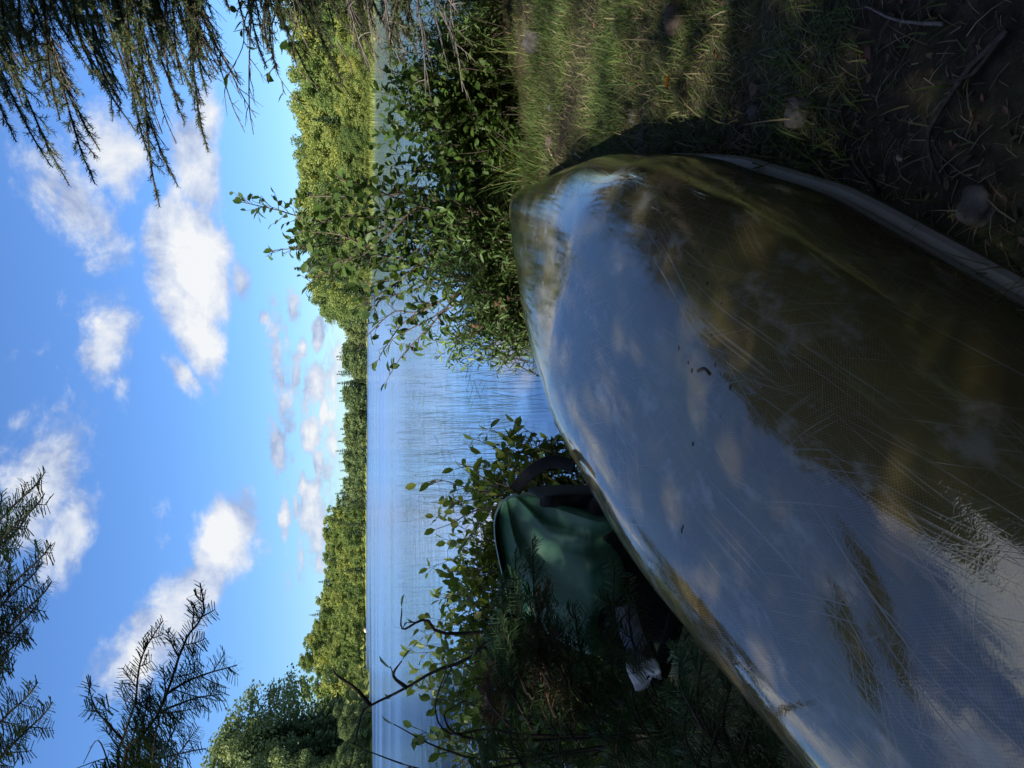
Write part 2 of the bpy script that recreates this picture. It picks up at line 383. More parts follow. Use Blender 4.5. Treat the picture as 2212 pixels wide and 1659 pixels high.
def hull_mat():
    m, nt, out = new_mat('aramid_hull')
    uv = nd(nt, 'ShaderNodeUVMap', uv_map='hull').outputs[0]
    sp = nd(nt, 'ShaderNodeSeparateXYZ', {0: uv})
    # woven cloth: tiny over-under cells, 4 mm
    wx = mth(nt, 'SINE', mth(nt, 'MULTIPLY', sp.outputs[0], 2 * pi / 0.006))
    wy = mth(nt, 'SINE', mth(nt, 'MULTIPLY', sp.outputs[1], 2 * pi / 0.006))
    weave = mth(nt, 'MULTIPLY', wx, wy)
    wv = smooth(nt, weave, -0.5, 0.6)
    big = noise(nt, uv, 3.0, 4, 0.6)
    wv = mth(nt, 'ADD', 0.5, mth(nt, 'MULTIPLY', mth(nt, 'SUBTRACT', wv, 0.5), smooth(nt, noise(nt, uv, 2.3, 3, 0.6), 0.40, 0.62, 0.12, 0.85)))
    base = mixc(nt, wv, (0.085, 0.062, 0.027), (0.210, 0.160, 0.075))
    base = mixc(nt, smooth(nt, big, 0.35, 0.7), base, (0.190, 0.165, 0.058))
    # scratches: strongly stretched noise, several directions, and long wandering lines
    wob = nd(nt, 'ShaderNodeTexNoise', {'Scale': 1.7, 'Detail': 1.0, 'Vector': uv}).outputs['Color']
    wuv = nd(nt, 'ShaderNodeVectorMath', {0: uv, 1: nd(nt, 'ShaderNodeVectorMath', {0: wob, 'Scale': 0.10}, operation='SCALE').outputs[0]}, operation='ADD').outputs[0]
    lines = None
    for q, (rot, sx, sy, th, w) in enumerate(((0.06, 2.2, 300, .70, .8), (-0.16, 3.0, 380, .69, .7), (0.32, 3.5, 330, .70, .7), (-0.5, 4.0, 300, .71, .8), (0.95, 4.5, 320, .715, .6), (1.5, 6, 300, .725, .5), (-1.0, 5, 280, .715, .6), (0.0, 1.4, 170, .72, 1.0), (0.22, 1.6, 150, .74, 1.0))):
        rv = mapping(nt, mapping(nt, wuv, rot=(0, 0, rot)), (sx, sy, 1), loc=(q * 7.3, q * 3.1, 0))
        l = mth(nt, 'MULTIPLY', smooth(nt, noise(nt, rv, 1.0, 0, 0.5), th - .025, th + 0.07), w * .85)
        g_ = smooth(nt, noise(nt, mapping(nt, uv, (1.0, 1.8, 1), loc=(q * 5.0, q * 2.0, 0)), 3.2, 3, 0.6), 0.42, 0.60, 0.12, 1.0)
        l = mth(nt, 'MULTIPLY', l, g_)
        lines = l if lines is None else mth(nt, 'MAXIMUM', lines, l)
    wearm = smooth(nt, noise(nt, mapping(nt, uv, (1.4, 2.2, 1)), 2.2, 4, 0.6), 0.42, 0.66)
    bowwear = smooth(nt, sp.outputs[0], 0.0, 2.0, 1.0, 0.25)
    allscr = mth(nt, 'MULTIPLY', lines, mth(nt, 'ADD', mth(nt, 'MULTIPLY', bowwear, 0.5), 0.35), clamp=True)
    # scuffed stem edge
    tipd = mth(nt, 'ADD', mth(nt, 'ABSOLUTE', sp.outputs[1]), mth(nt, 'MULTIPLY', sp.outputs[0], 0.06))
    scuff = smooth(nt, mth(nt, 'ADD', tipd, mth(nt, 'MULTIPLY', noise(nt, uv, 30, 4, 0.6), 0.02)), 0.022, 0.042, 1.0, 0.0)
    # dull patches of dried mud film
    film = mth(nt, 'MULTIPLY', smooth(nt, noise(nt, mapping(nt, uv, (1.2, 1.9, 1), rot=(0, 0, 0.4)), 6, 5, 0.65), 0.52, 0.68), 0.48)
    pale = mth(nt, 'MAXIMUM', mth(nt, 'MAXIMUM', allscr, film), mth(nt, 'MULTIPLY', scuff, 0.7), clamp=True)
    col = mixc(nt, mth(nt, 'MULTIPLY', pale, 0.75), base, (0.50, 0.50, 0.46))
    rgh = mth(nt, 'ADD', mth(nt, 'MULTIPLY', pale, 0.42), mth(nt, 'ADD', 0.015, mth(nt, 'MULTIPLY', wearm, 0.05)), clamp=True)
    hg = mth(nt, 'ADD', mth(nt, 'MULTIPLY', weave, 0.00001), mth(nt, 'MULTIPLY', allscr, -0.0005))
    hg = mth(nt, 'ADD', hg, mth(nt, 'MULTIPLY', noise(nt, mapping(nt, uv, (1.6, 1, 1), rot=(0, 0, 0.3)), 62, 3, 0.6), mth(nt, 'ADD', 0.00012, mth(nt, 'ADD', mth(nt, 'MULTIPLY', smooth(nt, sp.outputs[0], 0.1, 1.9, 1.0, 0.0), 0.0020), mth(nt, 'MULTIPLY', wearm, 0.0006)))))
    b = nd(nt, 'ShaderNodeBump', {'Strength': 0.45, 'Distance': 1.0, 'Height': hg})
    p = nd(nt, 'ShaderNodeBsdfPrincipled', {'Base Color': col, 'Roughness': rgh, 'IOR': 2.05, 'Specular IOR Level': 0.62, 'Normal': b.outputs[0]})
    nt.links.new(p.outputs[0], out.inputs[0])
    return m
M_hull = hull_mat()

def plain(name, col, rough=0.6, bump=0.0, scale=200, spec=0.4, metallic=0.0, var=0.25):
    m, nt, out = new_mat(name)
    co = nd(nt, 'ShaderNodeTexCoord').outputs['Object']
    n = noise(nt, co, scale, 4, 0.6); nb = noise(nt, co, scale * 0.06, 4, 0.6)
    c = mixc(nt, mth(nt, 'MULTIPLY', mth(nt, 'ADD', n, nb), 0.5), tuple(x * (1 - var) for x in col), tuple(x * (1 + var) for x in col))
    b = nd(nt, 'ShaderNodeBump', {'Strength': bump, 'Distance': 0.002, 'Height': n})
    p = nd(nt, 'ShaderNodeBsdfPrincipled', {'Base Color': c, 'Roughness': rough, 'Metallic': metallic, 'Normal': b.outputs[0], 'Specular IOR Level': spec})
    nt.links.new(p.outputs[0], out.inputs[0])
    return m
M_rail = plain('grey_rail', (0.46, 0.45, 0.41), 0.5, 0.2, 60)
M_green = plain('green_coated_cloth', (0.05, 0.155, 0.095), 0.45, 0.25, 500, 0.5)
M_blackcloth = plain('black_cloth', (0.007, 0.007, 0.008), 0.8, 0.3, 400)
M_strapgrey = plain('grey_mesh_strap', (0.72, 0.76, 0.82), 0.75, 0.4, 600)
M_strapback = plain('dusty_mauve_strap', (0.26, 0.23, 0.27), 0.75, 0.4, 600)
M_rock = rough_mat('grey_rock', [(0.3, (0.06, 0.057, 0.052)), (0.55, (0.13, 0.122, 0.112)), (0.75, (0.22, 0.21, 0.19))], 14, 0.9, 0.8)
M_rockbrown = rough_mat('brown_rock', [(0.3, (0.07, 0.052, 0.042)), (0.7, (0.19, 0.145, 0.115))], 12, 0.9, 0.8)
M_chip = rough_mat('pale_wood', [(0.3, (0.34, 0.27, 0.18)), (0.7, (0.55, 0.46, 0.34))], 40, 0.85, 0.3)
M_orange = plain('orange_leaf', (0.50, 0.17, 0.02), 0.55, 0.2, 100)
M_redleaf = plain('red_brown_leaf', (0.075, 0.032, 0.024), 0.6, 0.2, 100)

# ------------------------------------------------------------------ terrain
WATER_Z = -0.55
def shore_near(x):
    return np.interp(x, [-12, -5, -3, -1.2, -0.6, -0.4, 0, 0.12, 0.3, 1.0, 2.0, 3.5, 6, 14], [0.5, 2.6, 3.4, 3.7, 3.6, 3.45, 3.75, 4.3, 5.2, 6.0, 6.5, 6.9, 7.2, 8.0])
# far shoreline: direction (u of the upright view) -> distance
SH_U = [-1500, -600, -250, 60, 128, 136, 205, 212, 330, 560, 700, 900, 985, 996, 1060, 1150, 1300, 1660, 2300, 3600]
SH_R = [40, 90, 140, 150, 158, 215, 235, 480, 480, 420, 340, 320, 300, 172, 150, 132, 127, 122, 90, 45]
TOP_U = [-1500, -300, 0, 60, 110, 138, 160, 250, 300, 350, 400, 480, 540, 600, 700, 800, 880, 930, 990, 1030, 1080, 1130, 1200, 1260, 1350, 1500, 1700, 3600]
TOP_V = [480, 500, 530, 562, 600, 645, 650, 652, 668, 684, 692, 700, 698, 716, 728, 734, 748, 738, 742, 716, 676, 668, 650, 640, 640, 632, 625, 560]
def az_to_u(az):
    return 829.5 + 1660 * np.tan(np.clip(az, -1.15, 1.15)) / cos(TH)
def far_R(az): return np.interp(az_to_u(az), SH_U, SH_R)
def far_top_tan(az):       # tangent of elevation of the tree tops
    v = np.interp(az_to_u(az), TOP_U, TOP_V)
    return np.tan(np.arctan((1106 - v) / 1660.0) - TH) / np.cos(az) * np.cos(az)
def far_depth(az):
    return np.interp(az_to_u(az), [-600, 100, 140, 206, 214, 400, 600, 900, 990, 1000, 3600], [25, 28, 30, 60, 190, 180, 90, 60, 50, 30, 30])
def ground_z(x, y):
    x = np.asarray(x, float); y = np.asarray(y, float)
    r = np.hypot(x, y); az = np.arctan2(x, y)
    # near bank
    s = shore_near(x) - y
    p2 = np.stack([x, y], -1).reshape(-1, 2)
    bump = (vnoise(p2, 3, 2.2) * 0.018 + vnoise(p2, 5, 7.0) * 0.008).reshape(x.shape)
    near = np.where(s > 0, 0.0 - 0.05 * np.exp(-np.maximum(s, 0) / 0.5) + bump, np.maximum(-0.05 + s * 0.85, -1.2))
    hill = np.clip(-y - 6, 0, 80) * 0.06
    near = near + np.where(y < -6, hill, 0)
    R = far_R(az); D = far_depth(az)
    t = np.clip((r - R) / D, 0, 1.6)
    ztop = far_top_tan(az) * (R + D) + H - 13.0
    far = np.where(r > R, WATER_Z + 0.05 + np.clip((r - R) * 0.06, 0, 0.6) + np.maximum(ztop, 1.0) * np.minimum(t, 1) ** 1.2 - np.maximum(t - 1, 0) * 8, -1.2)
    fwd = (y > -2) & (r > 20) & (np.abs(az) < 1.35)
    return np.where(fwd, np.maximum(far, np.where(y < shore_near(x), near, -1.2)), near)

rr = np.concatenate([[0.0], np.geomspace(0.25, 30, 118), np.geomspace(33, 900, 90), [1400, 3500]])
na = 540
aa = np.linspace(-pi, pi, na, endpoint=False)
RR, AA = np.meshgrid(rr[1:], aa, indexing='ij')
X, Y = RR * np.sin(AA), RR * np.cos(AA)
Z = ground_z(X, Y)
Z[-2:] = np.minimum(Z[-2:], 0.0)
g = Geo()
V = np.stack([X, Y, Z], -1).reshape(-1, 3)
i = np.arange(len(rr) - 2)[:, None] * na; j = np.arange(na)[None]; j2 = (j + 1) % na
Q = np.stack([i + j, i + j2, i + na + j2, i + na + j], -1).reshape(-1, 4)[:, ::-1]
V = np.vstack([V, [[0, 0, float(ground_z(np.array([0.0]), np.array([0.0]))[0])]]])
T = [(len(V) - 1, (k + 1) % na, k) for k in range(na)]
g.add(V, Q, T)
tag(link('ground', g.mesh('ground', [M_ground], True)), kind='structure')

g = Geo()
k = 96; an = np.arange(k) * 2 * pi / k
rings = [2.0, 30, 400, 3600]
V = np.vstack([[[0, 0, 0]]] + [np.stack([np.sin(an) * r_, np.cos(an) * r_, 0 * an], -1) for r_ in rings])
T = [(0, 1 + (m + 1) % k, 1 + m) for m in range(k)]
Q = [(1 + a * k + m, 1 + a * k + (m + 1) % k, 1 + (a + 1) * k + (m + 1) % k, 1 + (a + 1) * k + m) for a in range(len(rings) - 1) for m in range(k)]
g.add(V, Q, T)
tag(link('lake_water', g.mesh('lake_water', [M_water], True), loc=(0, 0, WATER_Z)), kind='structure')

# ------------------------------------------------------------------ far trees
LEAFQ_V = np.array([[-.5, -.35, 0], [.1, -.5, .12], [.55, .2, 0], [-.1, .5, .15]]); LEAFQ_Q = [[0, 1, 2, 3]]
def broad_meshes(seed, n, leaf, name='crown', mat=None):
    """crown and trunk of a broadleaf tree of height 1 (crown 0.25..1)"""
    r = np.random.default_rng(seed); g = Geo()
    nl = 38
    c = np.stack([r.normal(0, .13, nl), r.normal(0, .13, nl), r.uniform(.10, .90, nl)], -1)
    c[:, :2] *= (1.25 - np.abs(c[:, 2:] - .55))
    rad = r.uniform(.065, .125, nl); rad[c[:, 2] > .75] *= .8
    k = r.integers(0, nl, n)
    d = unit(r.normal(size=(n, 3))); d[:, 2] = np.abs(d[:, 2]) * np.where(r.random(n) < .75, 1, -1)
    P = c[k] + d * (rad[k] * (.45 + .95 * r.random(n) ** 1.1))[:, None]
    P[:, 2] *= 1.0 / max(P[:, 2].max(), .9)
    dd = unit(d + r.normal(size=(n, 3)) * .8)
    M = frames(unit(np.cross(dd, r.normal(size=(n, 3)))), dd) * (leaf * r.uniform(.6, 1.4, n))[:, None, None]
    g.inst(LEAFQ_V, LEAFQ_Q, None, M, P, 0, np.clip(r.random(n) * .6 + .4 * r.random(nl)[k], 0, 1))
    t = Geo()
    t.tube([[0, 0, -.04], [.004, .003, .25], [-.006, .0, .5], [0, .01, .8]], [.016, .012, .009, .003], 5)
    for q in range(7):
        a = r.random() * 6.28; z = r.uniform(.22, .6)
        t.tube([[0, 0, z], [cos(a) * .07, sin(a) * .07, z + .08], [cos(a) * .15, sin(a) * .15, z + .2]], [.007, .005, .002], 4)
    return g.mesh(name, [mat or M_far_broad]), t.mesh('trunk', [M_bark])
def spruce_meshes(seed, whorls, per, name='crown', mat=None, width=.17):
    r = np.random.default_rng(seed); g = Geo(); P = []; D = []; S = []
    for w in range(whorls):
        t = (w + r.random() * .6) / whorls; z = .08 + .92 * t
        L = width * (1 - t) ** .85 * r.uniform(.75, 1.15) + .012
        for b in range(per):
            a = r.random() * 6.28; l = L * r.uniform(.6, 1.15)
            d = np.array([cos(a), sin(a), -.35 + .5 * t])
            for q in (0.35, .7, 1.0):
                P.append([0, 0, z] + d * l * q + r.normal(0, .006, 3)); D.append(d + r.normal(0, .25, 3)); S.append(max(l * .6, .03))
    P, D, S = map(np.array, (P, D, S)); n = len(P)
    M = frames(D, None, r.normal(0, .5, n)) * np.stack([S * 1.0, S * .55, S * .5], -1)[:, None, :]
    g.inst(LEAFQ_V, LEAFQ_Q, None, M, P, 0, r.random(n))
    t = Geo(); t.tube([[0, 0, -.03], [0, 0, .5], [0, 0, .99]], [.014, .009, .002], 5)
    return g.mesh(name, [mat or M_far_spruce]), t.mesh('trunk', [M_bark])
B_hi = [broad_meshes(100 + k, 9000, .024) for k in range(5)]
B_lo = [broad_meshes(120 + k, 2600, .048) for k in range(5)]
B_mid = [broad_meshes(130 + k, 2600, .048, mat=M_mid_broad) for k in range(5)]
B_pt = [broad_meshes(136 + k, 14000, .017, mat=M_mid_broad) for k in range(4)]
S_hi = [spruce_meshes(140 + k, 40, 16, width=.21) for k in range(4)]
S_lo = [spruce_meshes(150 + k, 26, 13, width=.19) for k in range(5)]
def plant_tree(kind, meshes, x, y, h, wide, label, group, rz):
    z = float(ground_z(np.array([x]), np.array([y]))[0])
    o = link(kind, None, loc=(x, y, z - 0.1)); o.scale = (h * wide, h * wide, h); o.rotation_euler = (0, 0, rz)
    tag(o, label, 'tree', group)
    link('crown', meshes[0], o); link('trunk', meshes[1], o)
    return o
R = np.random.default_rng(5)
nb = ns = 0
def row(u0, u1, spacing, off, p_spruce, hb, hs, hi, lab_b, lab_s, grp_b, grp_s, BM=None):
    global nb, ns
    u = u0
    while u < u1:
        az = atan((u - 829.5) / 1660 * cos(TH))
        r = float(far_R(np.array([az]))[0]) + off * R.uniform(.75, 1.25) + 1.5
        if R.random() < p_spruce:
            m = (S_hi if hi else S_lo)[R.integers(4)]; h = R.uniform(*hs)
            plant_tree('spruce_tree', m, r * sin(az), r * cos(az), h, R.uniform(.8, 1.15), lab_s, grp_s, R.random() * 6.28); ns += 1
        else:
            bm_ = BM or (B_hi if hi else B_lo); m = bm_[R.integers(len(bm_))]; h = R.uniform(*hb)
            plant_tree('broadleaf_tree', m, r * sin(az), r * cos(az), h, R.uniform(.75, 1.5), lab_b, grp_b, R.random() * 6.28); nb += 1
        u += spacing * R.uniform(.7, 1.3) / r * 1660
gb, gs = 'sunlit broadleaf trees on the right shore', 'spruces on the right shore'
lb, ls = 'sunlit yellow-green broadleaf tree on the right shore of the bay', 'pointed grey-green spruce among the broadleaf trees of the right shore'
RK = ['in the front rank', 'in the second rank', 'halfway up the bank', 'high on the bank', 'on the skyline', 'in the sixth rank', 'on the ridge']
for ri, (off, sp, ps, hb, hs) in enumerate(((0, 3.2, .05, (3.5, 6), (4, 7)), (5, 3.4, .4, (7, 10), (8, 12)), (11, 3.6, .15, (9.5, 12.5), (10, 13)), (18, 4.2, .12, (10, 13.5), (11, 14)), (26, 4.6, .1, (10.5, 14.5), (12, 15)))):
    row(1003, 1720, sp, off, ps, hb, hs, True, 'sunlit yellow-green broadleaf tree ' + RK[ri] + ' of the right shore', 'pointed grey-green spruce ' + RK[ri] + ' of the right shore', gb, gs)
row(1003, 1720, 1.6, -1.2, 0, (1.4, 2.8), (1, 2), True, 'low yellow-green bush on the waterline of the right shore', ls, 'bushes along the right waterline', gs)
row(1003, 1720, 2.4, 2.5, 0.1, (3, 6), (3, 6), True, lb, ls, gb, gs)
row(1015, 1130, 3.0, 14, .85, (9, 11), (11, 15), True, lb, ls, gb, gs)
gb, gs = 'broadleaf trees of the dark left point', 'spruces of the dark left point'
lb, ls = 'dark green broadleaf tree on the near point at the left edge', 'dark spruce on the near point at the left edge'
for ri, (off, sp, hb, hs) in enumerate(((0, 4.0, (5, 8), (6, 9)), (7, 4.4, (12, 16), (12, 15)), (15, 5, (18, 23), (15, 18)), (24, 5, (21, 25), (16, 19)))):
    row(-130, 128, sp, off, .3, hb, hs, True, 'dark green broadleaf tree ' + RK[ri] + ' of the left point', 'dark spruce ' + RK[ri] + ' of the left point', gb, gs, B_pt)
row(-130, 205, 3.5, -1.0, 0, (2, 4), (6, 9), True, 'low dark bush on the waterline of the left point', ls, 'bushes along the left point', gs, B_mid)
row(136, 205, 5, 2, .5, (5, 7), (6, 9), False, lb, ls, gb, gs)
gb, gs = 'broadleaf trees on the far left hill', 'spruces on the far left hill'
lb, ls = 'sunlit broadleaf tree on the far hill beyond the lake', 'small dark spruce on the far hill beyond the lake'
for ri, (off, ps, hb, hs) in enumerate(((2, .35, (8, 11), (10, 14)), (20, .2, (10, 13), (11, 15)), (48, .1, (11, 14), (12, 15)), (80, .1, (11, 14), (12, 16)), (115, .08, (12, 14), (12, 16)), (150, .08, (12, 14), (13, 17)), (185, .12, (12, 14), (13, 18)))):
    row(140 if off > 10 else 212, 560, 6.0, off, ps, hb, hs, False, 'sunlit broadleaf tree ' + RK[ri] + ' of the far left hill', 'small dark spruce ' + RK[ri] + ' of the far left hill', gb, gs)
gb, gs = 'broadleaf trees on the far middle shore', 'spruces on the far middle shore'
lb, ls = 'green broadleaf tree between the spruces of the far middle shore', 'slim dark spruce in the row along the far middle shore'
for ri, (off, hs) in enumerate(((1, (4, 9.5)), (9, (6, 11.5)), (22, (7, 12.5)), (40, (8, 13)), (62, (9, 14.5)))):
    row(560, 990, 3.3 if off < 30 else 4.4, off, .62, (5, 10.5), hs, False, 'green broadleaf tree ' + RK[ri] + ' of the far middle shore', 'slim dark spruce ' + RK[ri] + ' of the far middle shore', gb, gs, B_mid)
print('far trees', nb, ns)

# small things on the far shore: two pale boulders at the waterline
def rock_geo(seed, sx, sy, sz, n=14, rough=.22):
    r = np.random.default_rng(seed); g = Geo()
    th = np.linspace(0, pi, n); ph = np.linspace(0, 2 * pi, 2 * n, endpoint=False)
    T_, P_ = np.meshgrid(th, ph, indexing='ij')
    D = np.stack([np.sin(T_) * np.cos(P_), np.sin(T_) * np.sin(P_), np.cos(T_)], -1).reshape(-1, 3)
    d = 1 + vnoise(D, seed, 2.0) * rough + vnoise(D, seed + 9, 6.0) * rough * .3
    V = np.sign(D) * np.abs(D) ** .8 * d[:, None] * [sx, sy, sz]
    m = 2 * n; i = np.arange(n - 1)[:, None] * m; j = np.arange(m)[None]; j2 = (j + 1) % m
    g.add(V, np.stack([i + j, i + m + j, i + m + j2, i + j2], -1).reshape(-1, 4))
    return g
for (u, dist, s, lab) in ((446, 470, 2.2, 'white boulder at the far waterline below the left hill'), (297, 478, 1.4, 'small pale boulder at the far waterline, left of the white one')):
    az = atan((u - 829.5) / 1660 * cos(TH))
    tag(link('boulder', rock_geo(int(u), s, s * .6, s * .7).mesh('boulder', [M_chip], True), loc=(dist * sin(az), dist * cos(az), WATER_Z + .3)), lab, 'rock')

# ------------------------------------------------------------------ dark forest standing behind the viewer (it shades the bank)
def gz0(x, y): return float(ground_z(np.array([x]), np.array([y]))[0])
def in_view(P, m=0.06):
    d = (P - C0) @ FW; x = (P - C0) @ RT; y = (P - C0) @ DN
    return (d > 0) & (np.abs(x) < d * .5 + m + .05 * d) & (np.abs(y) < d * .6664 + m + .05 * d)
def forest_tree(seed, x, y, h, rad, zlow, n, fine=False):
    r = np.random.default_rng(seed); g = Geo()
    t = r.random(n) ** (1.9 if fine else .8); z = zlow + (h - zlow) * t
    L = rad * (1 - t) ** .7 + .15
    a = r.random(n) * 6.28; q = r.random(n) ** .5
    P = np.stack([np.cos(a) * L * q, np.sin(a) * L * q, z - .25 * q * L + r.normal(0, .1, n)], -1)
    D = np.stack([np.cos(a), np.sin(a), -.3 + 0 * a], -1) + r.normal(0, .3, (n, 3))
    keep = ~in_view(P + [x, y, 0], .55)
    P, D = P[keep], D[keep]; n = len(P)
    S = r.uniform(.10, .2, n) if fine else r.uniform(.28, .6, n)
    M = frames(D, None, r.normal(0, .5, n)) * np.stack([S, S * .6, S * .5], -1)[:, None, :]
    g.inst(LEAFQ_V, LEAFQ_Q, None, M, P, 0, r.random(n))
    o = link('spruce_tree', None, loc=(x, y, float(ground_z(np.array([x]), np.array([y]))[0])))
    tag(o, 'unseen dark dense spruce of the forest edge behind the canoe', 'tree', 'dark spruces of the forest edge')
    link('crown', g.mesh('crown', [M_forest]), o)
    tr = Geo(); tr.tube([[0, 0, -.1], [.02, 0, h * .5], [0, 0, h * .97]], [.13, .08, .01], 8)
    link('trunk', tr.mesh('trunk', [M_bark], True), o)
for k, (x, y, h, rad, zl, n) in enumerate([(1.9, -2.6, 9, 2.1, .3, 3000), (4.6, -3.4, 12, 2.4, .3, 2600), (1.4, -5.4, 7, 2.2, .3, 2400), (2.75, .25, 2.8, .9, .1, 9000), (1.75, -1.1, 2.8, .9, .1, 9000), (.1, -1.5, 3.0, 1.0, .1, 9000)]):  # the small finer ones are unseen, added to darken the near ground
    forest_tree(300 + k, x, y, h, rad, zl, n, n > 8000)
# unseen foliage screen added to shade the near ground: dense low, thin at top
def shade_screen_meshes(seed, n):
    r = np.random.default_rng(seed); g = Geo()
    z = np.concatenate([r.uniform(.4, 2.0, int(n * .45)), 2.0 + 4.2 * r.random(n - int(n * .45)) ** 1.3])
    L = np.clip(1.55 - z * .07, .5, 2); a = r.random(n) * 6.28; q = r.random(n) ** .5
    P = np.stack([np.cos(a) * L * q, np.sin(a) * L * q, z - .2 * q * L], -1); S = r.uniform(.05, .10, n)
    g.inst(LEAFQ_V, LEAFQ_Q, None, frames(r.normal(size=(n, 3)), None, r.random(n) * 6) * S[:, None, None], P, 0, r.random(n))
    t = Geo(); t.tube([[0, 0, -.2], [.05, 0, 5], [0, 0, 6.3]], [.12, .08, .01], 8)
    return g.mesh('crown', [M_forest]), t.mesh('trunk', [M_bark])
LM = [shade_screen_meshes(440 + k, 14000) for k in range(2)]
for k in range(6):
    q = (k - 3.2) * 1.25; x, y = -3.7 + .743 * -q, -3.2 + .669 * q
    o = link('shade_screen_tree', None, loc=(x, y, gz0(x, y))); o.rotation_euler = (0, 0, k * 2.1)
    tag(o, 'unseen slender tree of the screen added to shade the near ground', 'tree', 'unseen shade screen behind the viewer')
    link('crown', LM[k % 2][0], o); link('trunk', LM[k % 2][1], o)
for k, (x, y, h, rad, zl, n) in enumerate([(4.9, 3.4, 9, 1.7, .1, 3800), (6.2, 5.6, 10, 1.9, .1, 3600), (4.6, 1.6, 9, 1.8, .1, 3800), (7.2, 3.2, 12, 2.2, .1, 3600), (8.6, 6.6, 12, 2.3, .1, 3200), (3.6, -.4, 10, 1.9, .1, 3400), (7.4, .6, 11, 2.1, .1, 3000), (10, 2.6, 12, 2.3, .1, 2800), (10.8, 5.6, 12, 2.4, .1, 2800), (13, 9, 12, 2.6, .1, 2600)]):  # unseen spruces added at the right to darken the hull's reflection
    forest_tree(340 + k, x, y, h, rad, zl, n)
# unseen thin-leaved trees added further back, letting a little sun reach the bank
def sun_filter_meshes(seed, n):
    r = np.random.default_rng(seed); g = Geo()
    nl = 30; c = np.stack([r.normal(0, 1.9, nl), r.normal(0, 1.9, nl), r.uniform(7, 24, nl)], -1); rad = r.uniform(1.2, 2.4, nl)
    k = r.integers(0, nl, n); P = c[k] + unit(r.normal(size=(n, 3))) * (rad[k] * r.random(n) ** .4)[:, None]
    S = r.uniform(.12, .22, n)
    g.inst(LEAFQ_V, LEAFQ_Q, None, frames(r.normal(size=(n, 3)), None, r.random(n) * 6) * S[:, None, None], P, 0, r.random(n))
    t = Geo(); t.tube([[0, 0, -.2], [.1, 0, 10], [0, .1, 22]], [.22, .15, .04], 8)
    for q in range(14):
        a = r.random() * 6.28; z = r.uniform(7, 19); t.tube([[0, 0, z], [cos(a) * 1.2, sin(a) * 1.2, z + 1], [cos(a) * 2.6, sin(a) * 2.6, z + 2.6]], [.07, .05, .02], 5)
    return g.mesh('crown', [M_far_broad]), t.mesh('trunk', [M_bark])
TM = [sun_filter_meshes(400 + k, 4900) for k in range(3)]
RT_ = np.random.default_rng(17)
for k in range(24):
    a = SUN_AZ + radians(-44 + (k % 12) * 8 + RT_.uniform(-2, 2)); dd = RT_.uniform(19, 31)
    x, y = dd * sin(a), dd * cos(a)
    o = link('broadleaf_tree', None, loc=(x, y, gz0(x, y))); o.rotation_euler = (0, 0, k * 1.3)
    tag(o, 'unseen tall thin-leaved tree added behind the viewer to filter the sun', 'tree', 'unseen sun-filtering trees behind the viewer')
    link('crown', TM[k % 3][0], o); link('trunk', TM[k % 3][1], o)

# ------------------------------------------------------------------ canoe (upside down)
LC = 4.0627
CP = dict(xb=1.0041, yb=3.9776, psi=0.4209, roll=-0.0651, n0=3.3898, nb=1.8509, tum=0.0325, stl=0.5756, ste=2.5683, hb=0.2502, D=0.4587)
SK = np.array([0, .15, .35, .7, 1.1, 1.6, 2.1, 2.6, 3.1, 3.6, 3.831, LC])
BK = np.array([.012, .0497, .1027, .1864, .2879, .4177, .4798, .4852, .4265, .3662, .2303, .012])
AXV = np.array([-sin(CP['psi']), -cos(CP['psi'])]); PRV = np.array([cos(CP['psi']), -sin(CP['psi'])])
def hull_grid(ns=150, nt=49):
    s = LC * (np.sin(np.linspace(-pi / 2, pi / 2, ns)) * .5 + .5)
    f = np.linspace(0, LC, 800); bf = np.interp(f, SK, BK)
    ker = np.hanning(61); ker /= ker.sum(); bf = np.convolve(np.pad(bf, 30, mode='edge'), ker, 'valid')
    b = np.interp(s, f, bf); e_ = np.minimum(s, LC - s); b = np.where(e_ < .1, np.interp(s, SK, BK), b)
    q = np.clip(e_ / 2.5957, 0, 1)
    st = np.clip(e_ / CP['stl'], 0, 1)
    zg = 0.0342 * (1 - (1 - q) ** 2)
    zk = CP['hb'] + (CP['D'] - CP['hb']) * (1 - (1 - np.clip(q / .9689, 0, 1)) ** 2)
    zk = zg + (zk - zg) * (1 - (1 - st) ** CP['ste']) ** (1 / CP['ste'])
    zk = np.maximum(zk, zg + .004)
    t = np.linspace(-1, 1, nt)
    S, Tt = np.meshgrid(s, t, indexing='ij')
    ang = np.abs(Tt) * pi / 2
    ex = 2 / (CP['nb'] + (CP['n0'] - CP['nb']) * np.clip(q / .5, 0, 1))[:, None]
    yy = np.sin(ang) ** ex; hh = np.maximum(np.cos(ang), 0) ** ex
    w = 1 - CP['tum'] * np.clip(1 - hh / .45, 0, 1) ** 2 * np.clip(q / .25, 0, 1)[:, None]
    Yl = np.sign(Tt) * b[:, None] * yy * w; Zl = zg[:, None] + (zk - zg)[:, None] * hh
    return S, Yl, Zl, b, zg
def c2w(S, Yl, Zl):
    c, sn = cos(CP['roll']), sin(CP['roll'])
    Y2 = Yl * c - Zl * sn; Z2 = Yl * sn + Zl * c
    return np.stack([CP['xb'] + AXV[0] * S + PRV[0] * Y2, CP['yb'] + AXV[1] * S + PRV[1] * Y2, Z2], -1)
S_, Y_, Z_, b_, zg_ = hull_grid()
HW = c2w(S_, Y_, Z_)
CAN = np.array([CP['xb'] + AXV[0] * LC / 2, CP['yb'] + AXV[1] * LC / 2, 0])
canoe = link('canoe', None, loc=CAN)
tag(canoe, 'overturned brown canoe with glossy scratched hull on the bank', 'canoe')
ns_, nt_ = S_.shape
g = Geo()
i = np.arange(ns_ - 1)[:, None] * nt_; j = np.arange(nt_ - 1)[None]
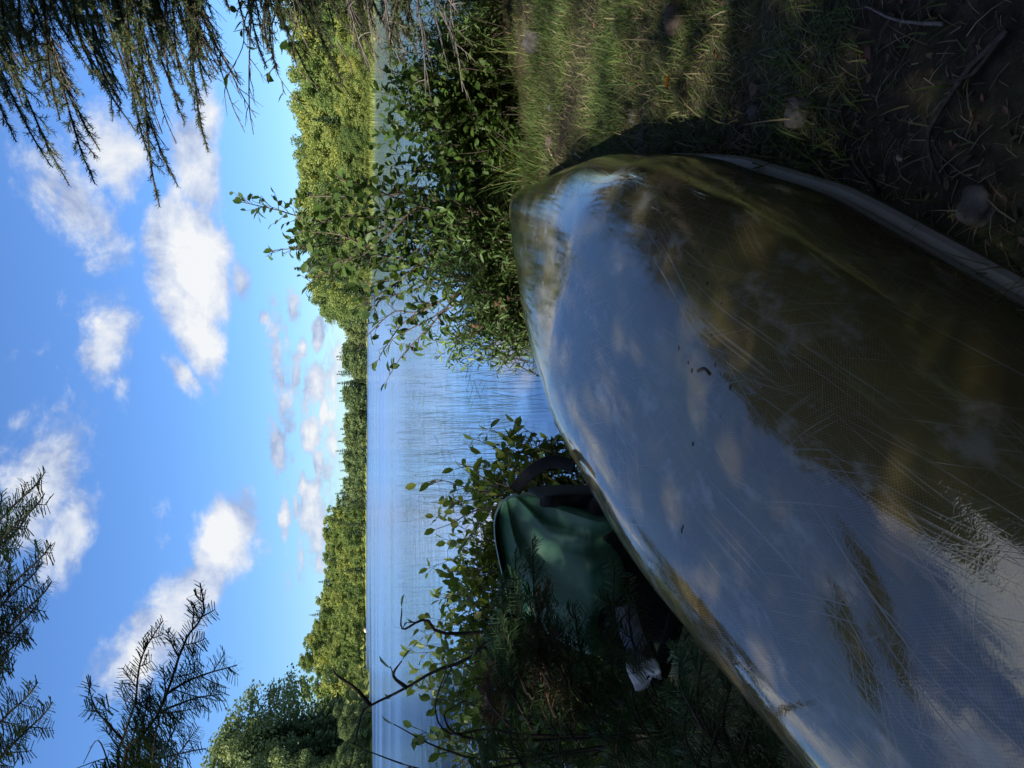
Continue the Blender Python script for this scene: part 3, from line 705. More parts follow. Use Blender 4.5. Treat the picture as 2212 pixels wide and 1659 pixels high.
g.add(HW.reshape(-1, 3) - CAN, np.stack([i + j, i + j + 1, i + nt_ + j + 1, i + nt_ + j], -1).reshape(-1, 4))
me = g.mesh('hull', [M_hull], True)
gir = np.concatenate([np.zeros((ns_, 1)), np.cumsum(np.linalg.norm(np.diff(HW, axis=1), axis=2), 1)], 1); gir -= gir[:, nt_ // 2][:, None]
uvl = me.uv_layers.new(name='hull')
li = np.zeros(len(me.loops), np.int32); me.loops.foreach_get('vertex_index', li)
uvl.data.foreach_set('uv', np.stack([S_.ravel()[li], gir.ravel()[li]], -1).astype(np.float32).ravel())
hull = link('hull', me, canoe)
md = hull.modifiers.new('shell', 'SOLIDIFY'); md.thickness = 0.004; md.offset = -1
for sgn in (1, -1):
    col_ = -1 if sgn > 0 else 0
    P = HW[:, col_]; sel = np.linspace(0, ns_ - 1, 90).astype(int); P = P[sel]
    out_ = np.array([PRV[0], PRV[1], 0]) * sgn
    g = Geo()
    prof = np.array([(-.004, -.012), (.022, -.012), (.028, .000), (.030, .018), (.024, .030), (-.004, .036)])
    V = (P[:, None] + prof[None, :, :1] * out_ + prof[None, :, 1:] * np.array([0, 0, 1.0])).reshape(-1, 3) - CAN
    m = len(prof); kk = len(P); i = np.arange(kk - 1)[:, None] * m; j = np.arange(m)[None]; j2 = (j + 1) % m
    g.add(V, np.stack([i + j, i + j2, i + m + j2, i + m + j], -1).reshape(-1, 4))
    link('gunwale', g.mesh('gunwale', [M_rail]), canoe)
# seat and thwarts under the hull
for s0, wd in ((1.0, .05), (2.03, .06), (3.1, .05)):
    bb = float(np.interp(s0, SK, BK)) * .97
    a, c = c2w(np.array(s0), np.array(-bb), np.array(.04)), c2w(np.array(s0), np.array(bb), np.array(.04))
    g = Geo(); g.ribbon([a - CAN, (a + c) / 2 - CAN, c - CAN], np.tile(np.append(AXV, 0) * wd / 2, (3, 1)), .02)
    link('thwart', g.mesh('thwart', [M_chip]), canoe)
def hull_point(u, v):
    """where the line of sight (u, v) meets the hull, and the normal there"""
    fx = (HW - C0) @ FW; pu = 829.5 + 1660 * ((HW - C0) @ RT) / fx; pv = 1106 + 1660 * ((HW - C0) @ DN) / fx
    d = np.hypot(pu - u, pv - v) + np.where(fx < .2, 1e6, 0) + fx * 4
    a, b = np.unravel_index(np.argmin(d), d.shape)
    a = min(max(a, 1), ns_ - 2); b = min(max(b, 1), nt_ - 2)
    n = unit(np.cross(HW[a + 1, b] - HW[a - 1, b], HW[a, b + 1] - HW[a, b - 1]))
    if n @ (C0 - HW[a, b]) < 0: n = -n
    # ray / tangent plane
    r = FW + (u - 829.5) / 1660 * RT + (v - 1106) / 1660 * DN
    k_ = ((HW[a, b] - C0) @ n) / (r @ n)
    return C0 + r * k_ + n * .001, n

# debris lying on the hull
def debris(name, pts, rad, mat, label, cat, group=None):
    P = []
    for (u, v) in pts:
        p, n = hull_point(u, v); P.append(p + n * rad)
    P = np.array(P); o0 = P.mean(0)
    g = Geo(); g.tube(spline(P - o0, max(4, 3 * len(P))), rad, 5)
    tag(link(name, g.mesh(name, [mat]), loc=o0), label, cat, group)
debris('twig', [(857, 1512), (862, 1525), (850, 1538)], .003, M_twig, 'short dark curved twig lying on the hull beside crumbs of bark', 'twig')
debris('pine_needle', [(683, 1622), (665, 1628), (640, 1622), (610, 1602), (590, 1588)], .0011, M_twig, 'long curved brown needle on the blue-reflecting hull', 'needle')
debris('twig', [(524, 1480), (515, 1477), (508, 1477)], .0022, M_twig, 'short thick brown twig on the hull near the green pack', 'twig')
debris('pine_needle', [(1095, 1330), (1078, 1345), (1052, 1362), (1030, 1375)], .0012, M_twig, 'long thin needle on the hull below the bow', 'needle')
for k, (u, v, du, dv) in enumerate([(870, 1320, 8, 4), (742, 1262, 10, 1), (620, 1410, 8, 6), (855, 1345, 7, 3), (694, 1466, 6, 2), (585, 1413, 9, 4), (938, 1242, 9, 3), (800, 1480, 5, 4), (690, 1520, 5, 2), (1000, 1290, 8, 6), (760, 1420, 6, 2), (640, 1540, 5, 4)]):
    debris('needle_bit', [(u + du, v + dv), (u - du, v - dv)], .0011, M_twig, 'tiny dark needle fragment lying on the shiny hull', 'needle', 'needle fragments on the hull')
for k, (u, v) in enumerate([(850, 1560), (866, 1548), (858, 1498), (1100, 1470), (1085, 1490), (1140, 1420), (1112, 1520), (862, 1320), (875, 1490), (1060, 1500), (905, 1470), (1010, 1400), (1150, 1440), (1040, 1530), (930, 1540), (1120, 1560), (980, 1500), (820, 1580), (1000, 1560), (1165, 1400), (700, 1500), (760, 1560)]):
    p, n = hull_point(u, v)
    tag(link('bark_crumb', rock_geo(500 + k, (.005, .008, .006)[k % 3], (.004, .003, .005)[k % 3], .003, 6, .3).mesh('bark_crumb', [M_twig]), loc=p), 'dark crumb of bark stuck to the hull', 'bark crumb', 'bark crumbs on the hull')

# ------------------------------------------------------------------ green pack behind the canoe
def box_shell(nx, ny, fn):
    pass
pack_loc = np.array([-.60, 2.42, 0.0])
pack = link('pack', None, loc=pack_loc)
tag(pack, 'bulky green and black portage pack lying behind the canoe', 'backpack')
def superbox(a, b, c, n, e=.32, fold=None):
    th = np.linspace(-pi / 2, pi / 2, n); ph = np.linspace(-pi, pi, 2 * n, endpoint=False)
    T_, P_ = np.meshgrid(th, ph, indexing='ij')
    sg = lambda x, p: np.sign(x) * np.abs(x) ** p
    V = np.stack([a * sg(np.cos(T_), e) * sg(np.cos(P_), e), b * sg(np.cos(T_), e) * sg(np.sin(P_), e), c * sg(np.sin(T_), e)], -1).reshape(-1, 3)
    if fold is not None: V = fold(V)
    m = 2 * n; i = np.arange(n - 1)[:, None] * m; j = np.arange(m)[None]; j2 = (j + 1) % m
    return V, np.stack([i + j, i + j2, i + m + j2, i + m + j], -1).reshape(-1, 4)
def fold_green(V):
    x, y, z = V.T
    V = V.copy()
    # taper: the front face slopes back at the top; creases fan out from the right hand top corner
    a = np.arctan2(z - .16, x - .25)
    rr_ = np.hypot(x - .25, z - .16)
    rdg = lambda q: (1 - np.abs(np.sin(q))) ** 1.6 - .35
    cre = rdg(a * 5.6 + .7 * np.sin(rr_ * 9)) * np.clip(rr_ * 3, 0, 1) * np.exp(-rr_ * 1.1)
    cre2 = rdg(z * 19 + x * 6 + 1.4 * np.sin(x * 11)) * np.clip((.02 - x) * 4, 0, 1)
    V[:, 1] = y * (1 - .72 * np.clip((z + .06) / .245, 0, 1)) + .06 * np.clip((z + .06) / .245, 0, 1)
    front = np.clip(-y / .17, 0, 1)
    V[:, 1] += -(cre * .090 + cre2 * .050) * front + (z + .17) * .22 * front
    V[:, 2] += (cre * .012 + .02 * np.sin(x * 11)) * np.clip(z / .16, 0, 1) - .09 * np.clip(-.05 - x, 0, 1) * 1.0 * np.clip(z / .16, -.3, 1)
    V[:, 0] += .02 * np.sin(z * 17) * np.clip(np.abs(x) / .25, 0, 1)
    return V
V, Q = superbox(.222, .19, .180, 110, .34, fold_green)
g = Geo(); g.add(V + [0.0, 0, .375], Q)
link('green_cover', g.mesh('green_cover', [M_green], True), pack)
def fold_black(V):
    V = V.copy(); V[:, 1] += .005 * np.sin(V[:, 0] * 30 + V[:, 2] * 20); V[:, 0] += .004 * np.sin(V[:, 2] * 25 + V[:, 1] * 9); return V
V, Q = superbox(.232, .165, .15, 36, .22, fold_black)
g = Geo(); g.add(V + [.01, .01, .16], Q)
link('black_body', g.mesh('black_body', [M_blackcloth], True), pack)
V, Q = superbox(.022, .14, .18, 30, .25, fold_black)
g = Geo(); g.add(V + [.228, .06, .26], Q)
link('side_panel', g.mesh('side_panel', [M_blackcloth], True), pack)
def strap(name, ctrl, hw, thick, mat, n=24):
    P = spline([np.array(c) - pack_loc for c in ctrl], n)
    tg = unit(np.gradient(P, axis=0))
    wv = unit(np.cross(tg, unit(np.array([0.1, -1, .35]))[None])) if hw[1] is None else unit(np.tile(hw[1], (n, 1)))
    g = Geo(); g.ribbon(P, wv * hw[0], thick)
    return link(name, g.mesh(name, [mat], True), pack)
strap('shoulder_strap', [W(598, 1112, 2.35), W(625, 1132, 2.33), W(652, 1165, 2.28), W(662, 1200, 2.25), W(650, 1240, 2.2)], (.019, None), .008, M_blackcloth)
hb_ = strap('hip_belt', [W(345, 1352, 2.1), W(310, 1358, 2.0), W(272, 1372, 1.9), W(236, 1384, 1.80)], (.030, None), .018, M_strapback)
strap('hip_belt', [W(330, 1462, 2.0), W(290, 1452, 1.95), W(240, 1436, 1.83), W(205, 1424, 1.76), W(182, 1414, 1.73)], (.022, None), .016, M_blackcloth)
def crumple(n=26):
    P = spline([np.array(c) - pack_loc for c in (W(246, 1380, 1.82), W(222, 1384, 1.765), W(200, 1394, 1.73), W(184, 1404, 1.72), W(176, 1414, 1.74))], n)
    tg = unit(np.gradient(P, axis=0)); wv = unit(np.cross(tg, unit(np.array([0.1, -1, .35]))[None])); nr = np.cross(tg, wv)
    q = np.linspace(0, 1, n); m = 15; t = np.linspace(-1, 1, m)
    hw = .030 * np.sin(np.clip(.5 + q * 2.3, 0, pi)) ** .5 + .006
    V = P[:, None] + wv[:, None] * (hw[:, None] * t[None])[..., None] + nr[:, None] * (.010 * np.cos(t * 1.5)[None] + .004 * np.sin(q[:, None] * 12 + t[None] * 2.5) + .003 * np.sin(t[None] * 6 + q[:, None] * 3))[..., None]
    i = np.arange(n - 1)[:, None] * m; j = np.arange(m - 1)[None]
    g = Geo(); g.add(V.reshape(-1, 3), np.stack([i + j, i + j + 1, i + m + j + 1, i + m + j], -1).reshape(-1, 4))
    o = link('pale_pad', g.mesh('pale_pad', [M_strapgrey], True), pack); o['label'] = 'pale grey-white crumpled pad at the end of the dark belt'
    o.modifiers.new('thick', 'SOLIDIFY').thickness = .008
crumple()
strap('belt_edge', [W(345, 1375, 2.08), W(290, 1392, 2.0), W(240, 1412, 1.95), W(225, 1420, 1.935)], (.012, None), .024, M_blackcloth)
strap('webbing', [W(330, 1330, 2.15), W(270, 1318, 2.08), W(235, 1330, 2.05), W(228, 1352, 2.05)], (.018, None), .01, M_blackcloth)

# ------------------------------------------------------------------ conifer branches
NEED_V = np.array([[0, -.42, 0], [0, .42, 0], [.85, .5, .06], [1, 0, 0], [.85, -.5, .06]]); NEED_Q = [[0, 1, 2, 4]]; NEED_T = [[2, 3, 4]]
def needles_on(g, P, nl, nw, step, mode, r, mat=0, start=0.0, plane=None):
    """needles along the polyline P; mode 'flat' = two rows, 'round' = all around"""
    seg = np.linalg.norm(np.diff(P, axis=0), axis=1); cum = np.concatenate([[0], np.cumsum(seg)]); L = cum[-1]
    if L < step * 2: return
    s = np.arange(L * start, L, step); n = len(s)
    pos = np.stack([np.interp(s, cum, P[:, k]) for k in range(3)], -1)
    tg = unit(np.stack([np.interp(s, cum, np.gradient(P[:, k])) for k in range(3)], -1))
    side = np.cross(tg, np.tile([0, 0.15, 1.0] if plane is None else plane, (n, 1))); side = unit(side); nr = np.cross(side, tg)
    if mode == 'flat':
        for sg in (1, -1):
            a = np.full(n, 1.12) * r.uniform(.82, 1.15, n)
            lift = r.normal(.12, .22, n)
            d = unit(tg * np.cos(a)[:, None] + (side * sg * np.cos(lift)[:, None] + nr * np.sin(lift)[:, None]) * np.sin(a)[:, None])
            l = nl * r.uniform(.75, 1.15, n) * np.clip(1.15 - (s / L) ** 6 * .5, .3, 1.1)
            M = frames(d, tg) * np.stack([l, np.full(n, nw), np.full(n, nw)], -1)[:, None, :]
            M = M[:, :, [0, 2, 1]] if False else M
            g.inst(NEED_V, NEED_Q, NEED_T, M, pos + r.normal(0, .0008, (n, 3)), mat)
    else:
        a = r.random(n) * 6.28; b = r.uniform(.6, 1.15, n)
        d = unit(tg * np.cos(b)[:, None] + (side * np.cos(a)[:, None] + nr * (np.sin(a) * .9 + .2)[:, None]) * np.sin(b)[:, None])
        M = frames(d, None, r.random(n) * 3.14) * np.stack([nl * r.uniform(.8, 1.2, n), np.full(n, nw), np.full(n, nw)], -1)[:, None, :]
        g.inst(NEED_V, NEED_Q, NEED_T, M, pos, mat)
def conifer_branch(parent, ctrl, twig, space, nl, nw, step, mode, r, mats, rad=.006, sub=True, bare=0.25, droop=.25, name='branch', dead_share=0.0, plane=None, hold=1.0):
    """one branch (bark) with its needles as a sub-part; ctrl in world coordinates"""
    org = np.array(parent.location)
    P = spline(ctrl, 16) - org
    gb, gn = Geo(), Geo()
    n = len(P)
    gb.tube(P, np.linspace(rad, rad * .3, n), 6)
    seg = np.linalg.norm(np.diff(P, axis=0), axis=1); cum = np.concatenate([[0], np.cumsum(seg)]); L = cum[-1]
    at = lambda s: np.array([np.interp(s, cum, P[:, k]) for k in range(3)])
    green = mats[1] is not None
    if green: needles_on(gn, P, nl, nw, step, mode, r, 0, bare, plane)
    s = L * bare * r.uniform(.5, 1); sg = 1
    while s < L * .97:
        p = at(s); tg = unit(at(min(s + .01, L)) - at(s - .01))
        up = np.array([0, 0, 1.0]) if plane is None else np.array(plane)
        side = unit(np.cross(tg, up)) * sg
        t = s / L
        l = twig * (.30 + .85 * (1 - t)) * r.uniform(.6, 1.15)
        if t > .9: l *= .6
        d = unit(tg * r.uniform(.45, .9) + side * r.uniform(.65, 1.25) + up * r.normal(0, .22 if plane is None else .12))
        q = np.linspace(0, 1, 6)[:, None]
        tw = p + d * l * q + tg * (l * .18) * q ** 2 + np.array([0, 0, -1]) * l * droop * q ** 2 * r.uniform(.2, 1.3) + np.cumsum(r.normal(0, .012 * l, (6, 3)), 0)
        gb.tube(tw, np.linspace(rad * .42, rad * .16, 6), 4)
        dead = (not green) or r.random() < dead_share
        if not dead: needles_on(gn, tw, nl, nw, step, mode, r, plane=plane)
        if sub:
            m = int(l / (space * 1.1))
            for z in range(1, m + 1):
                f = z / (m + 1); o = tw[0] + (tw[-1] - tw[0]) * f; o = np.array([np.interp(f, np.linspace(0, 1, 6), tw[:, c]) for c in range(3)])
                td = unit(tw[-1] - tw[0]); s2 = unit(np.cross(td, up)) * (1 if z % 2 else -1)
                l2 = l * .52 * (1 - f * .55) * r.uniform(.6, 1.2)
                d2 = unit(td * .75 + s2 * .75 + up * r.normal(0, .2))
                qq = np.linspace(0, 1, 4)[:, None]
                t2 = o + d2 * l2 * qq + np.array([0, 0, -1]) * l2 * droop * .6 * qq ** 2 + np.cumsum(r.normal(0, .015 * l2, (4, 3)), 0)
                gb.tube(t2, np.linspace(rad * .24, rad * .1, 4), 3, cap=False)
                if not dead: needles_on(gn, t2, nl, nw, step, mode, r, plane=plane)
        s += space * r.uniform(.6, 1.4); sg = -sg
    b = link(name, gb.mesh(name, [mats[0]]), parent)
    if green and gn.n: tag(link('needles', gn.mesh('needles', [mats[1]]), b), kind='stuff')
    return b

# big spruce on the right, trunk just outside the picture
r = np.random.default_rng(21)
sp_base = np.array([2.35, 3.35, 0.0])
spruce = link('spruce_tree', None, loc=sp_base)
tag(spruce, 'large spruce overhanging the right side with drooping half-bare branches', 'tree')
g = Geo(); g.tube([[0, 0, -.1], [.01, .0, 1.5], [0, .02, 3.5], [0, 0, 7]], [.13, .11, .09, .03], 10)
link('trunk', g.mesh('trunk', [M_bark], True), spruce)
def sp_branch(tu, tv, d, rise, live=True, twig=.23, rad=.008, bare=.25, dead_share=.12, space=.04, db=None):
    tip = W(tu, tv, d)
    zb = tip[2] + rise * .45
    base = np.array([sp_base[0], sp_base[1], zb + r.normal(0, .16)])
    mid = base * .5 + tip * .5 + np.array([0, 0, .06 + abs(rise) * .12])
    conifer_branch(spruce, [base, base * .75 + mid * .25 + [0, 0, .03], mid, tip * .72 + mid * .28 + [0, 0, .02], tip], twig, space, .018, .0022, .0026, 'round', r,
                   (M_twig if live else M_dead, M_needle if live else None), rad, True, bare, .14, dead_share=dead_share)
live = [(1352, 35, 3.1, .25), (1420, 25, 3.5, .3), (1300, 110, 3.2, .30), (1258, 150, 3.3, .35), (1262, 205, 3.0, .4), (1335, 215, 3.4, .35), (1400, 130, 2.8, .3), (1455, 235, 3.3, .3),
        (1380, 290, 3.6, .35), (1212, 345, 3.2, .45), (1255, 385, 3.4, .4), (1300, 330, 3.0, .4), (1330, 450, 3.2, .3), (1390, 400, 3.6, .3), (1440, 430, 3.1, .25), (1475, 520, 3.4, .2),
        (1500, 600, 3.6, .18), (1462, 690, 3.9, .2), (1445, 760, 4.0, .2), (1500, 800, 3.7, .16), (1555, 720, 3.3, .12), (1590, 840, 3.6, .1), (1540, 900, 3.8, .1)]
for a in live: sp_branch(*a)
for k in range(56):
    tv = r.uniform(-60, 480); sp_branch(r.uniform(1420, 1600), tv, r.uniform(2.6, 4.4), r.uniform(.1, .4), dead_share=.2)
for k in range(34):
    tv = r.uniform(380, 900); sp_branch(r.uniform(1500, 1640), tv, r.uniform(2.8, 4.4), r.uniform(.0, .25), dead_share=.35)
for k in range(26):
    tv = r.uniform(150, 1000)
    sp_branch(r.uniform(1330, 1600) if tv < 600 else r.uniform(1480, 1640), tv, r.uniform(2.7, 4.0), r.uniform(-.05, .22), live=False, twig=.32, rad=.006, space=.06)
r2 = np.random.default_rng(91); n = 6500
t = r2.random(n) ** .9; z = 2.0 + 8.0 * t; L = 2.5 * (1 - t) ** .75 + .1
a = r2.random(n) * 6.28; q = r2.random(n) ** .45
P = np.stack([np.cos(a) * L * q, np.sin(a) * L * q, z - .3 * q * L + r2.normal(0, .08, n)], -1)
D = np.stack([np.cos(a), np.sin(a), -.35 + 0 * a], -1) + r2.normal(0, .3, (n, 3))
kp = ~in_view(P + sp_base, .5); P, D = P[kp], D[kp]; S = r2.uniform(.2, .42, len(P))
g = Geo(); g.inst(LEAFQ_V, LEAFQ_Q, None, frames(D, None, r2.normal(0, .5, len(P))) * np.stack([S, S * .5, S * .5], -1)[:, None, :], P, 0, r2.random(len(P)))
link('crown', g.mesh('crown', [M_forest]), spruce)
# pale dead branch low on the right
conifer_branch(spruce, [W(1700, 930, 3.6), W(1640, 950, 3.6), W(1560, 985, 3.7), W(1460, 1000, 3.8)], .3, .09, .01, .001, .003, 'round', r, (M_dead, None), .008, True, .1, .05)
conifer_branch(spruce, [W(1700, 900, 3.4), W(1640, 905, 3.4), W(1560, 915, 3.5), W(1450, 920, 3.7)], .25, .08, .01, .001, .003, 'round', r, (M_dead, None), .007, True, .1, .05)
print('spruce done')

# fir tree on the left: branches reaching into the picture
fir_base = np.array([-1.55, 1.35, 0.0])
fir = link('fir_tree', None, loc=fir_base)
tag(fir, 'near fir tree at the left edge, its dark flat sprays against the sky', 'tree')
g = Geo(); g.tube([[0, 0, -.1], [0, .02, 1.2], [.02, 0, 3.2]], [.07, .06, .03], 9)
link('trunk', g.mesh('trunk', [M_bark], True), fir)
r = np.random.default_rng(33)
FP = unit(np.array([0.05, -.88, .45]))   # the sprays are seen from below: tilt of the spray plane
FN = (M_twig, M_fir)
def fir_branch(pts, d, twig=.14, space=.03, rad=.004, bare=.1, sub=True, droop=.06, parent=None, mats=None, nl=.027, step=.0052, plane=None, dd=0.0):
    conifer_branch(parent or fir, [W(u, v, d + dd * k) for k, (u, v) in enumerate(pts)], twig, space, nl, .0030, step, 'flat', r, mats or FN, rad, sub, bare, droop, plane=FP if plane is None else plane)
fir_branch([(-350, 330), (-120, 330), (13, 262), (90, 325), (160, 360), (276, 400), (333, 440), (400, 432)], 1.68, .13, .036, .005, .35)
fir_branch([(-300, 330), (-60, 300), (10, 253), (90, 275), (146, 293), (215, 300), (263, 317), (318, 352)], 1.72, .11, .036, .004, .4)
fir_branch([(160, 360), (185, 400), (205, 450), (222, 512)], 1.68, .09, .035, .0035, .1)
fir_branch([(120, 340), (150, 420), (160, 480)], 1.70, .08, .035, .003, .1)
fir_branch([(60, 265), (95, 235), (130, 205), (185, 190)], 1.66, .06, .04, .003, .45)
for (a, b) in (((0, 300), (195, 330)), ((0, 330), (150, 355)), ((0, 345), (120, 395)), ((-40, 290), (110, 318)), ((-20, 360), (90, 430))):
    fir_branch([(a[0] - 150, a[1] + 10), a, ((a[0] + b[0]) / 2, (a[1] + b[1]) / 2 - 5), b], 1.66 + r.uniform(-.05, .08), .07, .03, .003, .3)
for (a, b) in (((60, 212), (10, 180)), ((20, 230), (-10, 140)), ((40, 430), (30, 445))):
    conifer_branch(fir, [W(-60, 250, 1.7), W(-10, 240, 1.7), W(*a, 1.7), W(*b, 1.7)], .04, .05, .01, .001, .004, 'flat', r, (M_twig, None), .0025, False, .3, 0)
# sprays entering from above
for (u, v, d) in [(640, 98, 1.72), (592, 96, 1.66), (545, 60, 1.74), (484, 110, 1.68), (446, 92, 1.74), (403, 112, 1.66), (360, 84, 1.72), (303, 62, 1.68), (250, 20, 1.74), (186, 82, 1.68), (143, 114, 1.7), (90, 60, 1.74), (520, 20, 1.7), (330, 15, 1.7)]:
    fir_branch([(u - 330, v - 330), (u - 210, v - 190), (u - 90, v - 85), (u - 30, v - 22), (u, v)], d, .095, .034, .004, .3)
print('fir done')

# fir sapling in front of the pack
sap_base = np.array([-1.02, 1.78, 0.0])
sap = link('fir_sapling', None, loc=sap_base)
tag(sap, 'dark fir sapling growing in front of the green pack', 'sapling')
g = Geo(); g.tube([[0, 0, -.05], [-.02, .02, .3], [.0, .0, .7], [.02, .0, .95]], [.016, .013, .009, .003], 7)
link('trunk', g.mesh('trunk', [M_bark], True), sap)
UPP = unit(np.array([0, -.6, .8]))
def sap_branch(tu, tv, d, bu, bv, twig=.10, dead=False, bd=1.8):
    b, t = W(bu, bv, bd), W(tu, tv, d)
    m = (b + t) / 2 + [0, 0, .03]
    conifer_branch(sap, [b, m, t], twig, .042, .030, .0030, .0050, 'flat', r, (M_twig, M_firdead if dead else M_fir), .004, True, .15, .12, plane=UPP)
for a in [(493, 1150, 2.0, 180, 1225), (466, 1112, 2.05, 170, 1190), (448, 1328, 1.95, 180, 1380), (416, 1360, 1.9, 150, 1420), (356, 1240, 1.9, 130, 1330), (296, 1228, 1.85, 110, 1290), (250, 1403, 1.8, 60, 1440),
          (420, 1085, 2.1, 160, 1140), (330, 1065, 2.1, 120, 1130), (380, 1180, 2.0, 140, 1260), (300, 1320, 1.85, 80, 1390), (220, 1180, 1.9, 60, 1210), (260, 1120, 1.95, 80, 1150), (200, 1290, 1.8, 20, 1330),
          (150, 1110, 1.9, -30, 1150), (120, 1220, 1.8, -60, 1250), (110, 1340, 1.75, -60, 1380), (180, 1450, 1.7, -40, 1490), (90, 1060, 1.95, -60, 1090), (60, 1420, 1.7, -80, 1460), (240, 1370, 1.75, 40, 1420)]:
    sap_branch(*a)
for a in [(400, 1180, 2.05, 190, 1190), (320, 1120, 2.05, 150, 1150), (270, 1190, 1.95, 110, 1200), (200, 1230, 1.9, 60, 1240), (210, 1060, 2.05, 90, 1100)]:
    sap_branch(*a, dead=True)
# second, lower sapling beside the near hull
sap2 = link('fir_sapling', None, loc=(-1.08, 1.2, 0.0))
tag(sap2, 'low dark fir sapling beside the near left side of the hull', 'sapling')
g = Geo(); g.tube([[0, 0, -.05], [0, .02, .25], [.01, .0, .5]], [.012, .010, .003], 7)
link('trunk', g.mesh('trunk', [M_bark], True), sap2)
for (tu, tv, d, bu, bv) in [(250, 1520, 1.55, 20, 1560), (215, 1590, 1.5, -20, 1600), (150, 1640, 1.45, -60, 1650), (120, 1560, 1.45, -90, 1570), (180, 1500, 1.55, -30, 1520), (60, 1690, 1.4, -110, 1690), (90, 1620, 1.42, -120, 1630), (290, 1480, 1.65, 80, 1520), (40, 1520, 1.5, -120, 1540)]:
    b, t = W(bu, bv, 1.45), W(tu, tv, d)
    conifer_branch(sap2, [b, (b + t) / 2 + [0, 0, .03], t],   .10, .042, .028, .0030, .0050, 'flat', r, FN, .004, True, .15, .12, plane=UPP)
print('saplings done')

# ------------------------------------------------------------------ broadleaf shrubs
LF_V = np.array([[0, 0, 0], [.28, -.26, .05], [.28, 0, -.02], [.28, .26, .05], [.66, -.27, .03], [.66, 0, -.06], [.66, .27, .03], [1, 0, -.12]])
LF_Q = [[1, 4, 5, 2], [2, 5, 6, 3]]; LF_T = [[0, 1, 2], [0, 2, 3], [4, 7, 5], [5, 7, 6]]
WL_V = LF_V * [1, .48, 1]
def leaf_mesh(mat, tv, name, rnd):
    g = Geo(); g.add(tv, LF_Q, LF_T, 0, rnd); return g.mesh(name, [mat], True)
leaf_cache = {}
def place_leaves(parent, P, D, S, mat, tv, r, nmax, rollsd=.6):
    """the largest-showing leaves are parts, the rest joined"""
    if not len(P): return
    P, D, S = np.array(P), np.array(D), np.array(S); n = len(P)
    M = frames(D, None, r.normal(0, rollsd, n)) * S[:, None, None]
    fd = (P + np.array(parent.location) - C0) @ FW
    order = np.argsort(-S / np.maximum(fd, .2)); k = order[:nmax]; rest = order[nmax:]
    key = (mat.name, id(tv))
    if key not in leaf_cache: leaf_cache[key] = [leaf_mesh(mat, tv, 'leaf', v) for v in (.1, .3, .5, .7, .95)]
    for i_ in k:
        o = link('leaf', leaf_cache[key][int(r.integers(5))], parent)
        mm = M[i_]
        o.matrix_local = Matrix(((mm[0, 0], mm[0, 1], mm[0, 2], P[i_, 0]), (mm[1, 0], mm[1, 1], mm[1, 2], P[i_, 1]), (mm[2, 0], mm[2, 1], mm[2, 2], P[i_, 2]), (0, 0, 0, 1)))
    if len(rest):
        g = Geo(); g.inst(tv, LF_Q, LF_T, M[rest], P[rest], 0, r.random(len(rest)))
        tag(link('foliage', g.mesh('foliage', [mat], True), parent), kind='stuff')
def shrub(name, loc, stems, label, cat, mat, tv, leaf, r, twig=.22, space=.07, rad=.008, nleaf=5, nmax=60, bare=.3, stem_mat=None, group=None, dead=0, droop=.1, twr=.0028):
    """stems: lists of world control points"""
    loc = np.array(loc, float); o = link(name, None, loc=loc); tag(o, label, cat, group)
    P, D, S = [], [], []
    for ctrl in stems:
        C = spline(ctrl, 18) - loc; n = len(C)
        g = Geo(); g.tube(C, np.linspace(rad, rad * .25, n) if not np.ndim(rad) else rad, 6)
        seg = np.linalg.norm(np.diff(C, axis=0), axis=1); cum = np.concatenate([[0], np.cumsum(seg)]); L = cum[-1]
        s = L * bare
        while s < L:
            p = np.array([np.interp(s, cum, C[:, k]) for k in range(3)]); tg = unit(np.array([np.interp(s, cum, np.gradient(C[:, k])) for k in range(3)]))
            t = s / L
            d = unit(tg * .6 + unit(r.normal(size=3)) * .9 + [0, 0, .15])
            l = twig * (1.1 - .7 * t) * r.uniform(.4, 1.2)
            q = np.linspace(0, 1, 5)[:, None]
            tw = p + d * l * q + np.array([0, 0, 1]) * l * .15 * q ** 2 + np.cumsum(r.normal(0, .02 * l, (5, 3)), 0)
            g.tube(tw, np.linspace(twr, twr * .4, 5), 4, cap=False)
            m = max(1, int(nleaf * l / twig + r.random()))
            for z in range(m):
                f = (z + .6 + .3 * r.random()) / m; f = min(f, 1)
                pp = np.array([np.interp(f, np.linspace(0, 1, 5), tw[:, k]) for k in range(3)])
                ld = unit(d * .7 + unit(r.normal(size=3)) * .8 + [0, 0, -droop])
                P.append(pp); D.append(ld); S.append(leaf * r.uniform(.55, 1.25))
            s += space * r.uniform(.5, 1.5)
        P.append(C[-1]); D.append(unit(C[-1] - C[-3])); S.append(leaf)
        link('stem', g.mesh('stem', [stem_mat or M_stem], True), o)
    place_leaves(o, P, D, S, mat, tv, r, nmax)
    return o
r = np.random.default_rng(77)
def gz(x, y): return float(ground_z(np.array([x]), np.array([y]))[0])
def base_at(u, d):
    p = W(u, 1100, d); return np.array([p[0], p[1], gz(p[0], p[1]) - .02])
